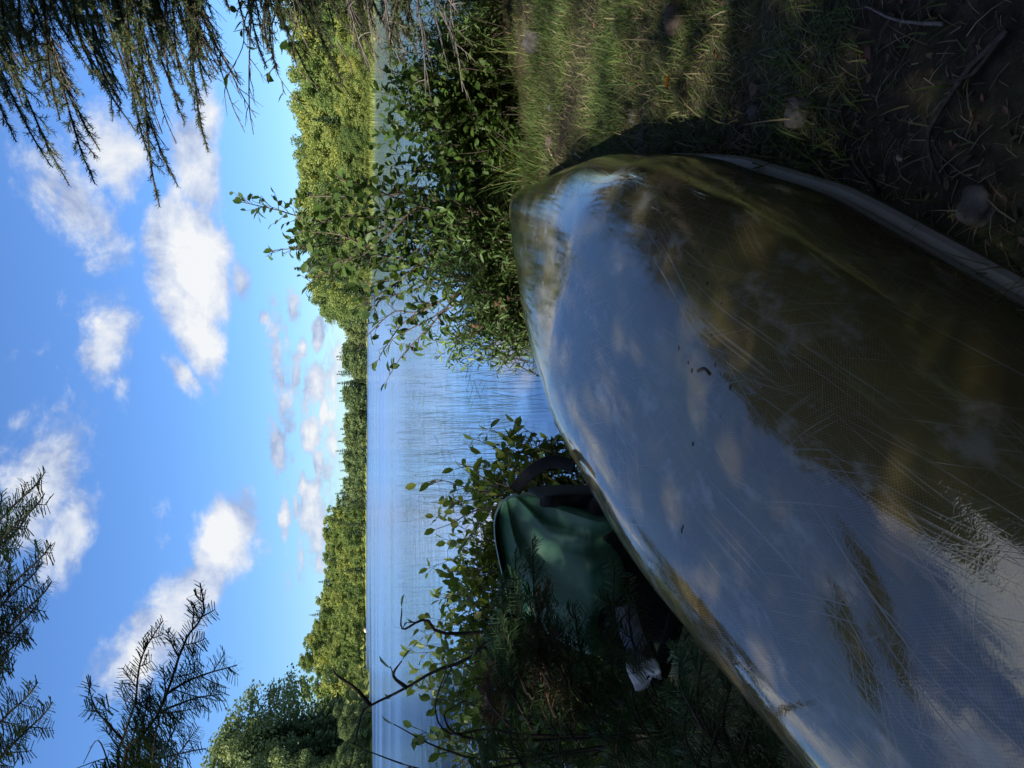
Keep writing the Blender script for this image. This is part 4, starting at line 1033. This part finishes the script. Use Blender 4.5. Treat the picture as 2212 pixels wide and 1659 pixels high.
# tall alder in the middle
d = 4.9; b0 = base_at(1190, d)
st = [[b0, W(1195, 1000, d), W(1190, 850, d), W(1192, 740, d), W(1180, 690, d), W(1205, 600, d), W(1222, 524, d)],
      [b0, W(1200, 980, d), W(1180, 860, d + .1), W(1150, 780, d + .1), W(1130, 700, d), W(1118, 590, d)],
      [b0, W(1215, 960, d), W(1230, 860, d - .1), W(1255, 800, d), W(1270, 735, d - .1)],
      [b0, W(1180, 990, d), W(1130, 880, d + .2), W(1090, 800, d + .2), W(1068, 700, d + .2), W(1040, 665, d + .2)],
      [b0, W(1170, 980, d - .1), W(1100, 860, d - .1), W(1150, 740, d - .1), W(1160, 640, d - .1)],
      [b0, W(1160, 990, d + .1), W(1080, 900, d), W(1030, 830, d), W(1000, 780, d)],
      [b0, W(1190, 980, d - .2), W(1210, 900, d - .2), W(1130, 820, d - .2), W(1090, 740, d - .2)],
      [b0, W(1210, 980, d - .2), W(1240, 900, d - .2), W(1235, 790, d - .2), W(1235, 660, d - .1)],
      [b0, W(1150, 980, d), W(1090, 920, d), W(1110, 800, d), W(1080, 690, d + .1)]]
shrub('alder_shrub', b0, st, 'tall alder shrub in the middle, its leafy stems rising past the far shore', 'shrub', M_alder, LF_V, .070, r, .24, .026, .010, 6, 300, .28)
# low spreading alder leaning left over the water
d = 4.9; b1 = base_at(1060, d)
st = [[b1, W(1020, 1020, d), W(985, 960, d), W(940, 915, d), W(890, 868, d), W(832, 832, d)],
      [b1, W(1030, 1000, d), W(990, 920, d), W(960, 870, d + .1), W(905, 830, d), W(878, 815, d)],
      [b1, W(1020, 980, d), W(985, 900, d), W(985, 850, d), W(930, 790, d), W(902, 775, d)],
      [b1, W(1040, 1010, d), W(990, 960, d - .1), W(950, 890, d - .1), W(925, 845, d - .1)],
      [b1, W(1060, 960, d), W(1030, 890, d), W(1015, 830, d), W(985, 800, d)],
      [b1, W(1080, 960, d), W(1070, 880, d), W(1050, 820, d), W(1045, 770, d)]]
shrub('alder_shrub', b1, st, 'sparse alder shrub leaning left across the water with bare dark branches', 'shrub', M_alder, LF_V, .066, r, .17, .045, .008, 5, 260, .40)
# dense dark willow mounds under them
def mound(cu, cv, ru, rv, d, n, label, mat, tv, leaf, name='willow_shrub', depth=.35, nmax=200, bu=None, nl=9, twig=.14):
    b = base_at(bu or cu, d); st = []
    for k in range(n):
        a = r.random() * 6.28; q = sqrt(r.random())
        tp = W(cu + ru * q * cos(a), cv + rv * q * sin(a), d + r.normal(0, depth * .5))
        f = b + np.array([r.normal(0, .12), r.normal(0, .12), 0])
        m = (f + tp) / 2 + [r.normal(0, .05), r.normal(0, .05), .08]
        st.append([f, m, tp])
    return shrub(name, b, st, label, 'shrub', mat, tv, leaf, r, twig, .038, .004, nl, nmax, .15, M_twig, twr=.0016)
mound(1030, 985, 165, 120, 4.75, 46, 'dense dark green willow bush behind the bow of the canoe', M_willow, WL_V, .055, nmax=260)
mound(945, 1040, 90, 70, 4.6, 22, 'narrow-leaved willow bush at the water edge left of the bow', M_willow, WL_V, .050, nmax=200)
mound(1120, 975, 85, 95, 4.7, 34, 'leafy green willow bush just above the tip of the bow', M_willow, WL_V, .054, nmax=150)
mound(1335, 925, 130, 125, 5.0, 46, 'broad-leaved shrub on the bank right of the tall alder', M_alder, LF_V, .062, 'alder_shrub', nmax=260, nl=5)
mound(1440, 870, 110, 60, 5.3, 26, 'low shrub at the water edge under the spruce branches', M_alder, LF_V, .05, 'alder_shrub', nmax=140)
mound(1570, 900, 120, 80, 5.6, 34, 'dark shrub in the shade at the right edge of the bank', M_willow, WL_V, .05, nmax=160)
mound(1215, 965, 90, 95, 5.5, 30, 'light green fine-leaved willow right behind the tall alder', M_willow, WL_V, .055, nmax=150)
mound(1340, 985, 130, 70, 5.5, 36, 'light green fine-leaved willow low on the bank right of the bow', M_willow, WL_V, .052, nmax=160)
mound(1480, 960, 110, 70, 5.7, 30, 'fine-leaved willow on the bank under the bare spruce twigs', M_willow, WL_V, .052, nmax=140)
# dead leaf clusters
for (u, v, dd, lab) in ((947, 1020, 4.3, 'small cluster of dead rusty leaves in the willow bush'), (1000, 1085, 4.3, 'withered brown leaf cluster low in the willow bush')):
    p = W(u, v, dd); o = link('dead_leaves', None, loc=p); tag(o, lab, 'leaves')
    for k in range(9):
        l = link('leaf', leaf_mesh(M_deadleaf, WL_V, 'leaf', r.random()), o)
        dv = unit(r.normal(size=3)); mm = frames(dv[None], None, np.array([r.random() * 6]))[0] * .045
        l.matrix_local = Matrix(((mm[0, 0], mm[0, 1], mm[0, 2], r.normal(0, .015)), (mm[1, 0], mm[1, 1], mm[1, 2], r.normal(0, .015)), (mm[2, 0], mm[2, 1], mm[2, 2], r.normal(0, .015)), (0, 0, 0, 1)))
# left bank shrubs with yellowing leaves
mound(640, 1070, 100, 100, 3.7, 22, 'yellow-green shrub with round leaves just right of the pack', M_yalder, LF_V, .058, 'alder_shrub', nmax=140, nl=4, bu=620)
mound(470, 1020, 190, 100, 3.9, 52, 'bright yellow-green shrub above the top of the green pack', M_yalder, LF_V, .055, 'alder_shrub', nmax=280, nl=4)
mound(250, 1010, 190, 130, 3.8, 60, 'yellow-green bank shrub behind the dark sapling', M_yalder, LF_V, .055, 'alder_shrub', nmax=280, nl=4)
mound(400, 1060, 210, 90, 4.05, 50, 'fine-leaved yellow-green willow at the water edge behind the pack', M_yalder, WL_V, .05, nmax=120)
mound(150, 1060, 200, 110, 3.95, 50, 'fine-leaved yellow-green willow at the water edge behind the dark sapling', M_yalder, WL_V, .05, nmax=120)
mound(60, 1020, 120, 140, 3.4, 34, 'mixed green shrub at the left edge of the bank', M_alder, LF_V, .055, 'alder_shrub', nmax=160, nl=4)
mound(130, 1250, 230, 170, 3.0, 44, 'low green undergrowth bush under the fir sapling', M_alder, WL_V, .06, 'alder_shrub', nmax=100, nl=4)
d = 3.6; bL = base_at(560, d)
shrub('alder_shrub', bL, [[bL, W(590, 1080, d), W(605, 1010, d), W(622, 950, d), W(612, 900, d)], [bL, W(620, 1060, d), W(650, 1020, d), W(645, 980, d)], [bL, W(560, 1050, d), W(530, 980, d), W(515, 940, d)], [bL, W(640, 1120, d), W(680, 1100, d), W(735, 1115, d)], [bL, W(660, 1150, d), W(705, 1165, d), W(748, 1112, d)]],
      'thin twiggy alder with few large leaves above the strap of the pack', 'shrub', M_yalder, LF_V, .06, r, .12, .09, .005, 3, 120, .4)
# arching bare branch on the left
d = 2.55; bA = base_at(330, d)
shrub('alder_shrub', bA, [[bA, W(300, 1110, d), W(235, 1010, d), W(210, 940, d), W(172, 875, d), W(135, 800, d), W(118, 782, d), W(62, 768, d), W(-20, 752, d)],
                          [W(135, 800, d), W(170, 770, d), W(200, 728, d), W(215, 718, d)], [W(172, 880, d), W(200, 850, d), W(232, 868, d)], [bA, W(290, 1000, d), W(320, 920, d), W(300, 870, d), W(345, 868, d)]],
      'dark arching branch with curled leaves rising across the left water', 'shrub', M_yalder, LF_V, .05, r, .10, .16, .008, 3, 120, .5, M_twig)
d = 2.3; bB = base_at(40, d)
shrub('alder_shrub', bB, [[bB, W(70, 1150, d), W(85, 1060, d), W(75, 970, d), W(130, 940, d), W(215, 965, d)], [bB, W(20, 1100, d), W(40, 960, d), W(95, 850, d)], [bB, W(-10, 1000, d), W(0, 900, d), W(42, 780, d)], [bB, W(60, 1050, d), W(110, 960, d), W(150, 1010, d)]],
      'bare twiggy stems crossing the water at the lower left edge', 'shrub', M_yalder, LF_V, .045, r, .10, .16, .006, 2, 60, .5, M_twig)
# leafy alder twig hanging in front of the right shore
d = 3.4; bC = np.array([2.6, 4.2, gz(2.6, 4.2)])
shrub('alder_shrub', bC, [[bC, W(1750, 700, 3.9), W(1640, 600, d), W(1560, 590, d), W(1500, 600, d), W(1440, 640, d)], [bC, W(1750, 720, 3.9), W(1600, 640, d), W(1520, 640, d), W(1460, 700, d)], [bC, W(1720, 760, 3.9), W(1600, 720, d), W(1510, 760, d), W(1470, 720, d)], [bC, W(1740, 650, 3.9), W(1640, 540, d), W(1560, 525, d), W(1500, 495, d)]],
      'leafy alder twigs hanging among the spruce branches on the right', 'shrub', M_alder, LF_V, .055, r, .14, .07, .005, 4, 200, .6)
print('shrubs done')

# ------------------------------------------------------------------ grass, sedge, reeds (nobody could count them)
BL_V = np.array([[-.5, 0, 0], [.5, 0, 0], [-.42, .07, .38], [.42, .07, .38], [-.28, .26, .72], [.28, .26, .72], [0, .55, 1.0]])
BL_Q = [[0, 1, 3, 2], [2, 3, 5, 4]]; BL_T = [[4, 5, 6]]
def canoe_mask(P):
    s = (P[:, 0] - CP['xb']) * AXV[0] + (P[:, 1] - CP['yb']) * AXV[1]; y = (P[:, 0] - CP['xb']) * PRV[0] + (P[:, 1] - CP['yb']) * PRV[1]
    return np.abs(y) < np.interp(s, SK, BK, left=-1, right=-1) - .01
def blades(name, P, hgt, wid, lean, mat, r, rnd, label=None):
    n = len(P); yaw = r.random(n) * 6.28
    c, s = np.cos(yaw), np.sin(yaw)
    cl, sl = np.cos(lean), np.sin(lean)
    # axes: x width, y bend direction, z along
    ax = np.stack([c, s, 0 * c], -1) * wid[:, None]
    f = np.stack([-s, c, 0 * c], -1)
    az_ = (f * sl[:, None] + np.array([0, 0, 1]) * cl[:, None]) * hgt[:, None]
    ay = (f * cl[:, None] - np.array([0, 0, 1]) * sl[:, None]) * hgt[:, None]
    g = Geo(); g.inst(BL_V, BL_Q, BL_T, np.stack([ax, ay, az_], -1), P, 0, rnd)
    return tag(link(name, g.mesh(name, [mat])), label, kind='stuff')
r = np.random.default_rng(55)
def sample(n, x0, x1, y0, y1):
    return np.stack([r.uniform(x0, x1, n), r.uniform(y0, y1, n)], -1)
def on_ground(P2, dz=-.004):
    return np.column_stack([P2, ground_z(P2[:, 0], P2[:, 1]) + dz])
# short turf on the right and around the bow; patchy
P2 = np.vstack([sample(130000, .1, 4.2, 1.1, 7.0), sample(90000, .1, 3.2, 1.4, 4.6)])
patch = vnoise(P2, 8, 2.2) + .5 * vnoise(P2, 12, 6)
dens = np.clip(.55 + .55 * patch, .06, 1) * np.clip((P2[:, 1] - .9) / 1.3, .2, 1)
dens *= np.where((P2[:, 1] > 5.1) & (P2[:, 1] < 5.7) & (P2[:, 0] > 1.2), .25, 1)
keep = (r.random(len(P2)) < dens) & ~canoe_mask(P2) & (P2[:, 1] < shore_near(P2[:, 0]) + .3)
P2 = P2[keep]; patch = patch[keep]; n = len(P2)
gr = np.clip(.27 - .22 * patch + r.normal(0, .27, n) + np.where(P2[:, 1] > 3.8, -.05, .05), 0, 1)
blades('turf_grass', on_ground(P2), r.uniform(.022, .075, n) * np.where(r.random(n) < .08, 1.8, 1), r.uniform(.0022, .0050, n), np.abs(r.normal(.6, .42, n)), M_grass, r, gr)
# dead straw lying flat
P2 = np.vstack([sample(90000, .1, 4.0, .7, 6.6), sample(12000, -3, .4, 1.0, 4.6)])
keep = ~canoe_mask(P2) & (P2[:, 1] < shore_near(P2[:, 0]) + .2) & (r.random(len(P2)) < (.55 + .4 * vnoise(P2, 21, 2.0)) * np.clip((P2[:, 1] - .5) / 1.6, .3, 1)); P2 = P2[keep]; n = len(P2)
blades('dead_straw', on_ground(P2, .004), r.uniform(.02, .085, n), r.uniform(.0014, .0030, n), r.normal(1.22, .28, n), M_straw, r, r.random(n))
# brown dried strip on the bank edge
P2 = sample(16000, .9, 4.4, 5.0, 6.1); P2 = P2[np.abs(P2[:, 1] - (5.35 + .06 * P2[:, 0])) < .35]; n = len(P2)
blades('dried_sedge', on_ground(P2), r.uniform(.06, .16, n), r.uniform(.002, .0035, n), r.normal(1.25, .22, n), M_straw, r, r.random(n))
# long sedge along the bank
P2 = np.vstack([sample(16000, .5, 4.8, 5.3, 7.4), sample(7000, .5, 2.4, 4.9, 5.9), sample(1500, .6, 1.4, 4.3, 4.9)])
keep = (P2[:, 1] < shore_near(P2[:, 0]) + .7) & (r.random(len(P2)) < .5 + .6 * vnoise(P2, 31, 1.7)) & ~((np.abs(P2[:, 0] / P2[:, 1] - .237) < .03) & (P2[:, 1] < 5.45)); P2 = P2[keep]; n = len(P2)
blades('bank_sedge', on_ground(P2), r.uniform(.18, .48, n), r.uniform(.003, .006, n), np.abs(r.normal(.45, .35, n)), M_sedge, r, r.random(n))
P2 = np.vstack([sample(14000, -3.6, .9, 3.4, 5.6)])
keep = (P2[:, 1] < shore_near(P2[:, 0]) + .45) & (P2[:, 1] > shore_near(P2[:, 0]) - 1.6) & (r.random(len(P2)) < .5 + .6 * vnoise(P2, 32, 1.7)) & ~canoe_mask(P2); P2 = P2[keep]; n = len(P2)
hs_ = np.where(P2[:, 0] > -.75, .45, 1.0)
blades('bank_sedge', on_ground(P2), r.uniform(.14, .42, n) * hs_, r.uniform(.0025, .005, n), np.abs(r.normal(.5, .35, n)), M_sedge, r, np.clip(r.random(n) + .1, 0, 1))
P2 = sample(15000, 1.1, 4.8, 5.5, 7.3); P2 = P2[(P2[:, 1] < shore_near(P2[:, 0]) + .5) & (r.random(len(P2)) < .6 + .5 * vnoise(P2, 36, 1.2))]; n = len(P2)
blades('bank_sedge', on_ground(P2), r.uniform(.3, .68, n), r.uniform(.003, .007, n), np.abs(r.normal(.35, .3, n)), M_sedge, r, np.clip(r.random(n) * .9, 0, 1))
n = 9000; az = r.uniform(.105, .56, n); rd = far_R(az) + r.uniform(-1.8, .6, n)
P = np.column_stack([rd * np.sin(az), rd * np.cos(az), np.full(n, WATER_Z - .05)])
M_strip = grass_mat('shore_sedge_blades', [(0.0, (0.22, 0.28, 0.06)), (1.0, (0.42, 0.44, 0.12))])
blades('shore_sedge', P, r.uniform(.5, 1.15, n), r.uniform(.03, .06, n), np.abs(r.normal(.2, .2, n)), M_strip, r, r.random(n))
# grass on the left ground by the pack and the near hull
P2 = sample(30000, -3.2, .2, .7, 4.2); keep = ~canoe_mask(P2) & (P2[:, 1] < shore_near(P2[:, 0])); P2 = P2[keep]; n = len(P2)
blades('turf_grass', on_ground(P2), r.uniform(.03, .12, n), r.uniform(.0018, .0035, n), np.abs(r.normal(.55, .4, n)), M_grass, r, np.clip(r.normal(.35, .22, n), 0, 1))
P2 = np.vstack([sample(9000, .1, 3.0, .7, 4.2), sample(2500, -2.6, .2, .8, 3.4)]); P2 = P2[~canoe_mask(P2) & (P2[:, 1] < shore_near(P2[:, 0])) & (r.random(len(P2)) < .5 + .6 * vnoise(P2, 51, 3.0))]; n = len(P2)
a = r.random(n) * 6.28; D_ = np.stack([np.cos(a), np.sin(a), r.normal(0, .25, n)], -1)
g = Geo(); g.inst(LF_V * [1, .7, 1], LF_Q, LF_T, frames(D_, None, r.normal(0, .5, n)) * (r.uniform(.008, .028, n))[:, None, None], on_ground(P2, .006), 0, r.random(n))
M_litter = leaf_mat('leaf_litter', [(0.0, (0.05, 0.032, 0.022)), (0.6, (0.13, 0.085, 0.055)), (0.9, (0.24, 0.17, 0.11)), (1.0, (0.30, 0.12, 0.06))], 0.8, 0.1)
tag(link('leaf_litter', g.mesh('leaf_litter', [M_litter])), kind='stuff')
# reeds standing in the lake: straight stems, some kinked
n = 2300
rd = 7.4 * np.exp(r.random(n) * 1.45); az = np.where(r.random(n) < .78, r.uniform(-.17, .07, n), r.uniform(-.36, -.15, n))
rd = np.where(az < -.16, 14 + r.random(n) * 20, rd)
P2 = np.stack([rd * np.sin(az), rd * np.cos(az)], -1)
keep = (P2[:, 1] > shore_near(P2[:, 0]) + 1.6) & (r.random(n) < .55 + .5 * vnoise(P2, 44, .9)); P2 = P2[keep]; rd = rd[keep]; n = len(P2)
P = np.column_stack([P2, np.full(n, WATER_Z - .05)])
g = Geo()
yaw = r.random(n) * 6.28; tilt = np.abs(r.normal(.10, .14, n)); hgt = r.uniform(.25, .62, n); wid = r.uniform(.003, .005, n)
f = np.stack([np.cos(yaw), np.sin(yaw), 0 * yaw], -1)
up = f * np.sin(tilt)[:, None] + np.array([0, 0, 1]) * np.cos(tilt)[:, None]
ST_V = np.array([[-.5, -.3, 0], [.5, -.3, 0], [0, .6, 0], [-.35, -.2, .7], [.35, -.2, .7], [0, .4, .7], [0, 0, 1.0]])
ST_Q = [[0, 1, 4, 3], [1, 2, 5, 4], [2, 0, 3, 5]]; ST_T = [[3, 4, 6], [4, 5, 6], [5, 3, 6]]
sd_ = unit(np.cross(up, np.tile([0, 1.0, .01], (n, 1)))); td_ = np.cross(up, sd_)
g.inst(ST_V, ST_Q, ST_T, np.stack([sd_ * wid[:, None], td_ * wid[:, None], up * hgt[:, None]], -1), P, 0, r.random(n))
k = r.random(n) < .3                                   # kinked tips lying over
tp = P[k] + up[k] * hgt[k][:, None] * .98
bd = unit(f[k] + np.array([0, 0, -.25])); m = len(tp)
sd2 = unit(np.cross(bd, np.tile([0, .2, 1.0], (m, 1)))); td2 = np.cross(bd, sd2)
g.inst(ST_V, ST_Q, ST_T, np.stack([sd2 * wid[k][:, None], td2 * wid[k][:, None], bd * (hgt[k] * r.uniform(.2, .6, m))[:, None]], -1), tp, 0, r.random(m))
tag(link('reeds', g.mesh('reeds', [M_reed])), kind='stuff')
print('grass done')

# ------------------------------------------------------------------ stones, log, litter
def stone(u, v, wpx, hpx, label, mat, seed, sink=.35, flat=1.0, rz=0.0):
    p = G(u, v); dist = (p - C0) @ FW; s = wpx / 1660 * dist / 2; h = hpx / 1660 * dist / 2
    o = link('stone', rock_geo(seed, s, s * flat, max(h, s * .5), 16).mesh('stone', [mat], True), loc=(p[0], p[1], gz(p[0], p[1]) + h * (1 - 2 * sink) * .25))
    o.rotation_euler = (0, 0, rz); tag(o, label, 'stone')
stone(1569, 1160, 46, 50, 'rounded grey stone in the grass near the dirt bank', M_rock, 61)
stone(1619, 1465, 62, 60, 'large pale brown stone at the right edge of the grass', M_rockbrown, 62, .3)
stone(1352, 1195, 32, 22, 'small pale stone beside two white chips near the bow', M_rockbrown, 63)
stone(1362, 1390, 40, 22, 'flat grey stone lying close to the hull side', M_rock, 64, .4)
stone(1408, 1368, 30, 12, 'thin pale stone in the grass behind the flat grey stone', M_rock, 65, .4)
stone(1418, 1722, 70, 46, 'dark wedge-shaped stone beside the hull in deep shade', M_rock, 66, .35)
stone(1416, 1628, 34, 22, 'small bluish stone between the dark wedge stone and the flat stone', M_rock, 67, .4)
stone(1465, 1628, 34, 24, 'dull pinkish stone pressed into the dry grass', M_rockbrown, 68, .4)
stone(1215, 2110, 90, 60, 'big dark stone below the rail in the shadow', M_rock, 69, .35)
stone(1428, 1193, 16, 12, 'tiny grey stone in the grass above the small pale stone', M_rock, 70)
stone(1405, 1300, 20, 12, 'little half-buried stone in the bare soil by the hull', M_rock, 71, .45)
# hollow log end behind the bow
p = G(1222, 1092); p[2] = gz(p[0], p[1])
log = link('hollow_log', None, loc=p + [0, 0, .05]); tag(log, 'short weathered hollow log lying in the grass behind the bow tip', 'log')
g = Geo(); k = 18; an = np.arange(k) * 2 * pi / k; ax_ = unit(np.array([.75, -.6, .05])); s1 = unit(np.cross(ax_, [0, 0, 1])); s2 = np.cross(s1, ax_)
rg = []
for (t, ro) in ((-.13, .060), (0, .066), (.10, .070), (.105, .066), (.10, .052), (-.08, .048), (-.13, .002)):
    rr_ = ro * (1 + .10 * np.sin(an * 3 + 1) + .05 * np.sin(an * 7 + t * 20))
    rg.append(ax_ * t + rr_[:, None] * (np.cos(an)[:, None] * s1 + np.sin(an)[:, None] * s2))
V = np.vstack(rg); i = np.arange(len(rg) - 1)[:, None] * k; j = np.arange(k)[None]; j2 = (j + 1) % k
g.add(V, np.stack([i + j, i + j2, i + k + j2, i + k + j], -1).reshape(-1, 4))
link('bark', g.mesh('bark', [rough_mat('old_log', [(0.3, (0.07, 0.05, 0.035)), (0.7, (0.24, 0.18, 0.13))], 30, .95, .8)], True), log)
# fallen leaves and chips
def litter(name, u, v, s, mat, label, cat, tv=LF_V, tilt=.3, group=None):
    q = G(u, v); g = Geo(); g.add(tv, LF_Q, LF_T)
    o = link(name, g.mesh(name, [mat], True)); a = r.random() * 6.28
    mm = frames(np.array([[cos(a), sin(a), tilt * r.normal()]]), None, np.array([r.normal() * tilt]))[0] * s
    zz = gz(q[0], q[1]) + .035
    o.matrix_world = Matrix(((mm[0, 0], mm[0, 1], mm[0, 2], q[0]), (mm[1, 0], mm[1, 1], mm[1, 2], q[1]), (mm[2, 0], mm[2, 1], mm[2, 2], zz), (0, 0, 0, 1)))
    tag(o, label, cat, group)
litter('fallen_leaf', 1499, 1472, .05, M_orange, 'bright orange fallen leaf in the grass', 'leaf', tilt=.5)
litter('fallen_leaf', 1558, 1908, .035, M_redleaf, 'dull red-brown leaf on the dark soil', 'leaf')
litter('fallen_leaf', 1536, 1958, .028, M_redleaf, 'smaller red-brown leaf on the dark soil by the stick', 'leaf')
litter('fallen_leaf', 1640, 1205, .05, M_redleaf, 'brown fallen leaf in the grass near the rounded grey stone', 'leaf')
def stick(name, pts, rad, mat, label, cat, lift=.012):
    P = np.array([np.array([*G(u, v)[:2], 0]) for (u, v) in pts]); P[:, 2] = ground_z(P[:, 0], P[:, 1]) + lift
    o0 = P.mean(0); g = Geo(); C = spline(P - o0, 14); C += np.cumsum(r.normal(0, .0012, C.shape), 0)
    g.tube(C, np.linspace(rad, rad * .55, 14), 7)
    tag(link(name, g.mesh(name, [mat], True), loc=o0), label, cat)
stick('stick', [(1590, 2200), (1540, 2150), (1450, 2080), (1360, 2035), (1270, 2060)], .006, M_bark, 'long grey stick lying across the dark soil', 'stick', .02)
stick('stick', [(1590, 2205), (1510, 2140), (1480, 2100)], .004, M_bark, 'thin forked stick beside the long grey stick', 'stick', .025)
stick('stick', [(1316, 1964), (1318, 1985)], .005, M_chip, 'tiny pale broken stick in the shadow near the rail', 'stick', .02)
stick('wood_chip', [(1344, 1188), (1336, 1196), (1325, 1203)], .008, M_chip, 'whitish wood chip in the grass beside the bow, the longer one', 'wood chip', .015)
stick('wood_chip', [(1328, 1252), (1320, 1260)], .007, M_chip, 'whitish wood chip next to the hull, the shorter one', 'wood chip', .015)
stick('stick', [(1305, 1215), (1290, 1235), (1278, 1252)], .003, M_chip, 'slender pale stick in the dirt touching the hull', 'stick', .015)
stick('stick', [(1600, 2060), (1610, 1960), (1640, 1890)], .004, M_dead, 'curved dead twig on the dark soil at the right edge', 'stick', .015)
stick('stick', [(1240, 1900), (1300, 1850), (1330, 1840)], .004, M_bark, 'dark twig in the shade beside the hull', 'stick', .012)
print('done')
